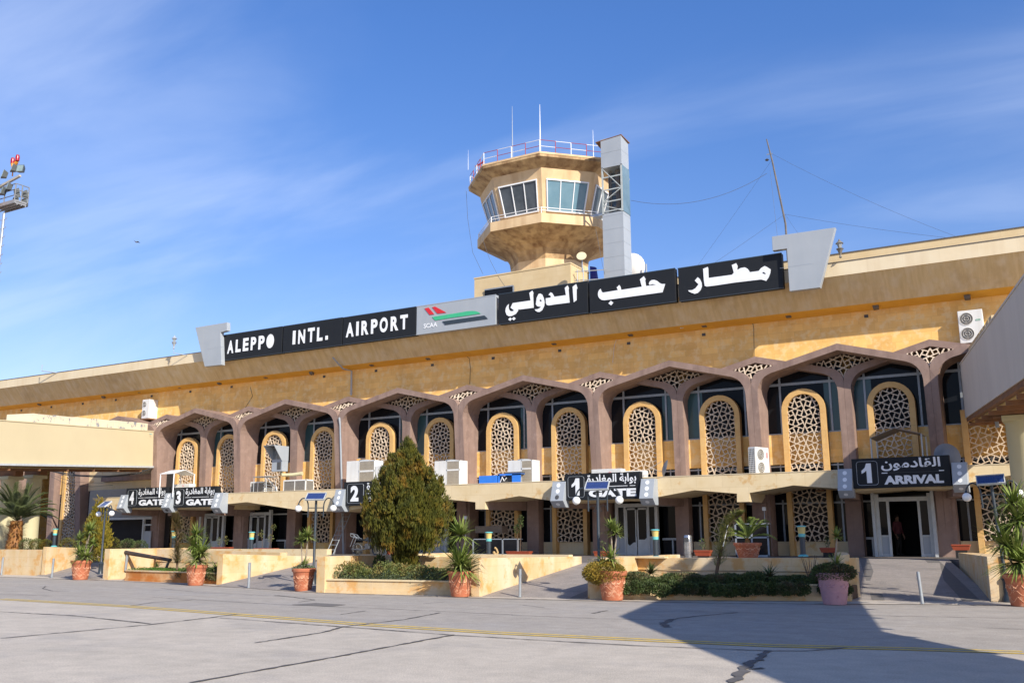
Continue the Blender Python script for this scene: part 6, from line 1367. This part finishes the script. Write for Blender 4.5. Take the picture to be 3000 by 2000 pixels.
# fallen pipe on a post
a=G(613,1614,y=-15.2);
p1=G(365,1617,y=-15.6); p2=G(500,1640,y=-15.6); t=thing('fallen_pipe','dark rusty pipe resting slanted on a silver post in the grassy planter','pipe',(p1.x,-15.6,.4))
MB().tube([p1,p2],[.09,.07],12).build('pipe',mat('rusty_dark_pipe',(.035,.028,.025),(.14,.05,.025),rough=.8,scale=2,contrast=(.5,.7)),t); q=G(368,1665,y=-15.6); MB().tube([(q.x,-15.6,.35),(q.x+.05,-15.6,p1.z-.05)],.055,10).build('support_post',STEEL,t); MB().bar((p2.x-.1,-15.6,p2.z-.02),(p2.x-.5,-15.4,.42),.1,.06).build('broken_strut',STEEL,t)
# background hedge bits on the left terrace
for u,v,r_,m,lb in ((78,1590,.35,F_DRK,'low dark bush right of the date palm'),(105,1588,.3,F_ROSE,'low reddish bush by the first lattice'),(135,1590,.3,F_CON,'low ochre bush beneath the lattices at the left'),(200,1592,.4,F_CON,'low ochre bush behind the leftmost yucca'),(327,1590,.4,F_CON,'small golden bush right of the oval conifer'),(375,1592,.35,F_DRK,'dark bush before the open shop front, left one'),(410,1596,.35,F_DRK,'dark bush before the open shop front, right one')):
    p=G(u,v,y=-10.8); fringe('low_bush',lb,(p.x,-10.8,p.z-.1),(r_*1.3,r_,r_),1300,.055,m,'bush',.6)
# ------------------------------------------------------------------ date palm
random.seed(21)
yb=-10.9; p=G(42,1600,y=yb); t=thing('date_palm','young date palm with arching fronds and a rusty fibrous base at the left edge','palm',(p.x,yb,p.z-.3)); zc=G(42,1525,y=yb).z-(p.z-.3)
st=MB(); st.lathe([(.40,0),(.46,.3),(.38,.7),(.30,zc)],(0,0,0),14); so=st.build('trunk',F_DRY,t,w=False)
m=MB()
for k in range(260):
    a=rnd(0,6.28); z=rnd(.05,zc); r=.42-.1*z/zc; d=(math.cos(a),math.sin(a),rnd(.2,1.3)); blade(m,(r*math.cos(a)*.9,r*math.sin(a)*.9,z),d,rnd(.2,.5),.07,.5,3)
m.build('leaf_stubs',F_DRY,so,w=False)
mb=MB(); palmfronds(mb,(0,0,zc),46,2.3,.9,.026,.40,.35,1.45,.035); mb.build('frond_crown',F_PALM,t,w=False)
# ================================================================== FLOODLIGHT MAST
yb=-8.
def gm_(u,v): return G(u,v,y=yb)
b=gm_(3,760); t=thing('floodlight_mast','floodlight mast with cage platform, orange tube and red beacons at the top left edge','floodlight mast',(gm_(-10,1600).x-.1,yb,0))
q=[gm_(14,620),gm_(6,680),gm_(-3,760)]; m=MB(); xx=gm_(12,625).x
m.tube([(xx,yb,0),(xx,yb,gm_(12,625).z)],.09,8)
m.build('climbing_pole',STEEL,t); r_=MB()
zz=gm_(12,625).z-.4
while zz>10: r_.tube([(xx-.35,yb,zz),(xx-.3,yb-.02,zz-.06),(xx+.3,yb-.02,zz-.06),(xx+.38,yb,zz+.05)],.02,5); zz-=.62
r_.build('rungs',STEEL,t)
c0=gm_(-2,600); MB().tube([(c0.x-.15,yb-.3,0),(c0.x-.15,yb-.3,gm_(0,640).z-1.5),(c0.x-.05,yb-.3,gm_(4,590).z),(c0.x+.12,yb-.3,gm_(6,548).z)],[.26,.24,.24,.07],12).build('orange_tube',ORANGE,t,smooth=True)
# platform box
A=gm_(45,592); zf0=A.z; px0,px1=gm_(8,606).x-1.2,A.x-.15; dpt=1.0
f=MB(); f.box(px0,px1,yb-.0,yb+.12,zf0,zf0+.24); f.box(px1-.12,px1,yb+.12,yb+dpt,zf0,zf0+.24); f.box(px0,px1,yb+dpt-.12,yb+dpt,zf0,zf0+.24)
for k in range(3): f.box(px0,px1,yb+.2+k*.3,yb+.26+k*.3,zf0-.08,zf0)
f.box(px0,px1,yb+.12,yb+dpt-.1,zf0+.1,zf0+.13); f.build('platform',mat('dull_grey_platform',(.28,.29,.30),(.2,.2,.2),rough=.6),t)
rl=MB(); zt=zf0+1.35
for x,y in ((px1-.03,yb+.03),(px1-.03,yb+dpt-.03),(px1-.03,yb+dpt/2),(px0,yb+.03),(px1-1.2,yb+.03)): rl.tube([(x,y,zf0),(x,y,zt)],.04,5)
for z in (zt,zf0+.95,zf0+.55): rl.tube([(px0,yb+.03,z),(px1-.03,yb+.03,z),(px1-.03,yb+dpt-.03,z)],.035,5)
rl.build('cage_rail',mat('dark_cage_steel',(.12,.13,.14),(.2,.2,.2),rough=.6),t)
MB().bar((px0-.2,yb+.3,zt+.25),(px1-.1,yb+.3,zt+.65),.14,.14).build('lamp_beam',mat('pale_beam',(.42,.38,.32),rough=.7),t)
LG=mat('floodlight_lens',(.25,.33,.33),(.16,.22,.22),rough=.15); HS=mat('dark_floodlight_housing',(.05,.06,.06),(.09,.1,.1),rough=.5)
for (dx,dz,yy,rz_) in ((-.35,1.25,.1,-25),(-1.35,1.0,.1,-25),(.20,1.15,.3,25),(-.35,-.15,-.1,-20),(-.95,-.35,-.1,-20),(-.05,-.45,.45,150),(-.05,-1.0,.45,150),(.1,-.45,.95,150),(.1,-1.0,.95,150)):
    hx=MB(); rot=Matrix.Rotation(R(rz_),3,'Z')@Matrix.Rotation(R(-12),3,'X'); o=Vector((px1-.35+dx,yb+yy,zt+dz))
    h=[Vector(v)*.75 for v in ((-.33,-.1,-.36),(.33,-.1,-.36),(.22,.32,-.22),(-.22,.32,-.22),(-.33,-.1,.36),(.33,-.1,.36),(.22,.32,.22),(-.22,.32,.22))]
    hx.hexa([rot@v+o for v in h[:4]],[rot@v+o for v in h[4:]]); fo=hx.build('floodlight',HS,t)
    l_=[Vector(v)*.75 for v in ((-.28,-.125,-.31),(.28,-.125,-.31),(.28,-.101,-.31),(-.28,-.101,-.31),(-.28,-.125,.31),(.28,-.125,.31),(.28,-.101,.31),(-.28,-.101,.31))]
    MB().hexa([rot@v+o for v in l_[:4]],[rot@v+o for v in l_[4:]]).build('lens',LG,fo)
bc=gm_(30,478); b1=MB(); b1.tube([(bc.x-.1,yb+.3,zt+.8),(bc.x-.1,yb+.3,bc.z-.1)],.04,6); b1.tube([(bc.x-.1,yb+.3,bc.z-.2),(bc.x-.22,yb+.3,bc.z+.1)],.12,8); b1.tube([(bc.x-.1,yb+.3,bc.z-.2),(bc.x+.25,yb+.3,bc.z+.15)],.12,8); b1.build('beacon_bracket',mat('orange_bracket',(.7,.28,.03),rough=.5),t)
for dx in (-.24,.28): MB().lathe([(.13,0),(.14,.25),(.1,.42),(.02,.46)],(bc.x+dx,yb+.3,bc.z+.1+(dx>0)*.1),12).build('red_beacon',mat('deep_red_beacon',(.35,.01,.02),rough=.25),t,smooth=True)
# bird
p=G(401,708,y=10); t=tag(MB().add([(p.x-.45,10,p.z+.18),(p.x-.05,10,p.z+.02),(p.x+.1,10.1,p.z-.08),(p.x+.5,10,p.z-.2),(p.x+.12,10.,p.z+.03),(p.x-.02,9.95,p.z-.12)],[(0,1,5),(1,4,2,5),(4,3,2)]).build('flying_bird',ACD),'tiny dark bird gliding in the open sky','bird')
# ================================================================== PEOPLE AND MOTORCYCLE
def person(name,label,loc,rz,joints,edges,radii,parts,scale=1.,skin=None):
    t=thing(name,label,'person',loc,rz=rz)
    me=bpy.data.meshes.new('body'); me.from_pydata([Vector(j) for j in joints],edges,[]); o=bpy.data.objects.new('body',me); COL.objects.link(o)
    sk=o.modifiers.new('skin','SKIN'); 
    me.skin_vertices.new() if not me.skin_vertices else None
    for i,r in enumerate(radii): me.skin_vertices[0].data[i].radius=(r,r)
    me.skin_vertices[0].data[0].use_root=True
    ss=o.modifiers.new('sub','SUBSURF'); ss.levels=2; ss.render_levels=2
    dg=bpy.context.evaluated_depsgraph_get(); m2=bpy.data.meshes.new_from_object(o.evaluated_get(dg)); o.modifiers.clear(); o.data=m2
    for p in m2.polygons: p.use_smooth=True
    o.parent=t; o.name='body'
    return t,o
SK=mat('tan_skin',(.42,.24,.16),rough=.6); TRO=mat('dark_trousers',(.05,.045,.04),(.035,.03,.03),rough=.9); HIV=mat('hi_vis_yellow_green',(.48,.75,.02),(.4,.62,.02),rough=.6); SHIRT=mat('dull_pink_shirt',(.24,.07,.085),(.2,.06,.07),rough=.85); HAIR=mat('dark_hair',(.02,.015,.012),rough=.7)
def standing(name,label,loc,rz,top_m,leg_m,hold=False):
    J=[(0,0,.95),(0,0,1.12),(0,0,1.32),(0,0,1.46),(0,-.01,1.53),(0,-.02,1.66),(0,-.02,1.76),   #0..6 pelvis..head
       (.19,0,1.43),(.26,.0,1.16),(.24,-.10,.92),(.24,-.14,.84),(-.19,0,1.43),(-.27,.0,1.16),(-.24,-.10,.92),(-.24,-.14,.84), #7..14
       (.09,0,.90),(.10,-.01,.50),(.11,.02,.10),(.12,-.12,.04),(-.09,0,.90),(-.11,-.03,.50),(-.12,.03,.10),(-.13,-.12,.04)]
    E=[(0,1),(1,2),(2,3),(3,4),(4,5),(5,6),(3,7),(7,8),(8,9),(9,10),(3,11),(11,12),(12,13),(13,14),(0,15),(15,16),(16,17),(17,18),(0,19),(19,20),(20,21),(21,22)]
    Rr_=[.14,.13,.15,.13,.06,.095,.08,.075,.05,.035,.035,.075,.05,.035,.035,.10,.07,.045,.045,.10,.07,.045,.045]
    t,o=person(name,label,loc,rz,J,E,Rr_,None)
    me=o.data; me.materials.clear()
    for m in (SK,top_m,leg_m,ACD): me.materials.append(m)
    for p in me.polygons:
        c=p.center
        p.material_index=3 if c.z<.09 else 2 if c.z<.96 and abs(c.x)<.2 else 1 if c.z<1.50 and (c.z>.96) else 0
    h=MB(); h.sphere((0,.012,1.735),.112,14,9,(1,1,1.02)); h.v=[v for v in h.v]; ho=h.build('hair',HAIR,t,w=False,smooth=True)
    f=MB(); f.lathe([(.012,0),(.016,-.02),(.004,-.035)],(0,-.118,1.675),8,axis='y'); f.sphere((.035,-.107,1.705),.011,6,5); f.sphere((-.035,-.107,1.705),.011,6,5); f.box(-.025,.025,-.118,-.105,1.632,1.638); f.build('face_features',HAIR,t,w=False)
    for s in (1,-1):
        hm=MB(); base=Vector((s*.24,-.145,.83)); hm.tube([base+Vector((0,0,.03)),base,base+Vector((0,-.01,-.05))],[.03,.036,.03],8)
        for k in range(4): x=(k-1.5)*.017; hm.tube([base+Vector((x*.5,x,-.05)),base+Vector((x*.5-.004*s,x-.012,-.085)),base+Vector((x*.5-.012*s,x-.01,-.115-.01*(k in (1,2)))) ],[.010,.009,.007],6)
        hm.tube([base+Vector((-.02*s,-.03,0)),base+Vector((-.03*s,-.055,-.03)),base+Vector((-.03*s,-.06,-.055))],[.011,.010,.008],6)
        hm.build('hand',SK,t,w=False,smooth=True)
    return t
p=G(2632,1600,y=2.9); standing('person','person in a dull pink shirt standing in the dark inside the open arrival door',(p.x,3.0,TZ),R(60),SHIRT,TRO)
p=G(1113,1632,y=-3.6); t=standing('person','person in yellow green vest and dark trousers behind the motorcycle, half hidden by the conifer',(p.x,-3.6,TZ),R(-60),HIV,TRO)
# motorcycle
MT=mat('dull_dark_metal',(.09,.095,.10),(.04,.04,.045),rough=.4,scale=9)
p=G(1075,1632,y=-3.3); t=thing('motorcycle','dark parked motorcycle with a wire luggage rack on the terrace left of the conifer','motorcycle',(p.x,-3.3,TZ),rz=R(4))
for x in (-.62,.62):
    w_=MB(); w_.tube([(x+.29*math.cos(2*math.pi*k/20),0,.30+.29*math.sin(2*math.pi*k/20)) for k in range(21)],.045,6,cap=False); wo=w_.build('wheel',ACD,t,w=False,smooth=True)
    s_=MB()
    for k in range(10): a=2*math.pi*k/10; s_.tube([(x,0,.30),(x+.26*math.cos(a),0,.30+.26*math.sin(a))],.006,4)
    s_.lathe([(.05,-.05),(.05,.05)],(x,0,.30),10,axis='y'); s_.build('spokes',MT,wo,w=False)
m=MB(); m.tube([(-.62,0,.3),(-.2,0,.45),(.1,0,.7),(.4,0,.85),(.62,0,.3)],.03,6); m.tube([(-.2,0,.45),(.15,0,.3),(.4,0,.8)],.025,6); m.build('frame',ACD,t,w=False)
MB().hexa([(-.1,-.1,.72),(.35,-.08,.75),(.35,.08,.75),(-.1,.1,.72)],[(-.05,-.12,.90),(.32,-.09,.98),(.32,.09,.98),(-.05,.12,.90)]).build('fuel_tank',DPOST,t,w=False,bevel=.03)
MB().box(-.62,-.1,-.11,.11,.74,.84).build('seat',BLACK,t,w=False,bevel=.03)
MB().box(-.1,.2,-.12,.12,.32,.6).build('engine',MT,t,w=False,bevel=.03)
MB().tube([(.1,-.14,.35),(-.3,-.16,.28),(-.85,-.17,.32)],[.03,.04,.05],8).build('exhaust',MT,t,w=False,smooth=True)
m=MB(); 
for y in (-.14,.14): m.tube([(-.45,y,.85),(-.95,y,.98),(-1.0,y,1.12),(-.75,y,1.05),(-.6,y,.9)],.014,5); m.tube([(-.75,y,.98),(-1.0,y*.8,.45)],.012,5)
m.tube([(-1.0,-.14,1.12),(-1.0,.14,1.12)],.014,5); m.build('luggage_rack',ALU,t,w=False)
m=MB(); m.tube([(.42,-.34,1.05),(.40,-.1,1.0),(.40,.1,1.0),(.42,.34,1.05)],.015,6); m.sphere((.55,0,.88),.09,10,8); m.build('handlebar',STEEL,t,w=False)
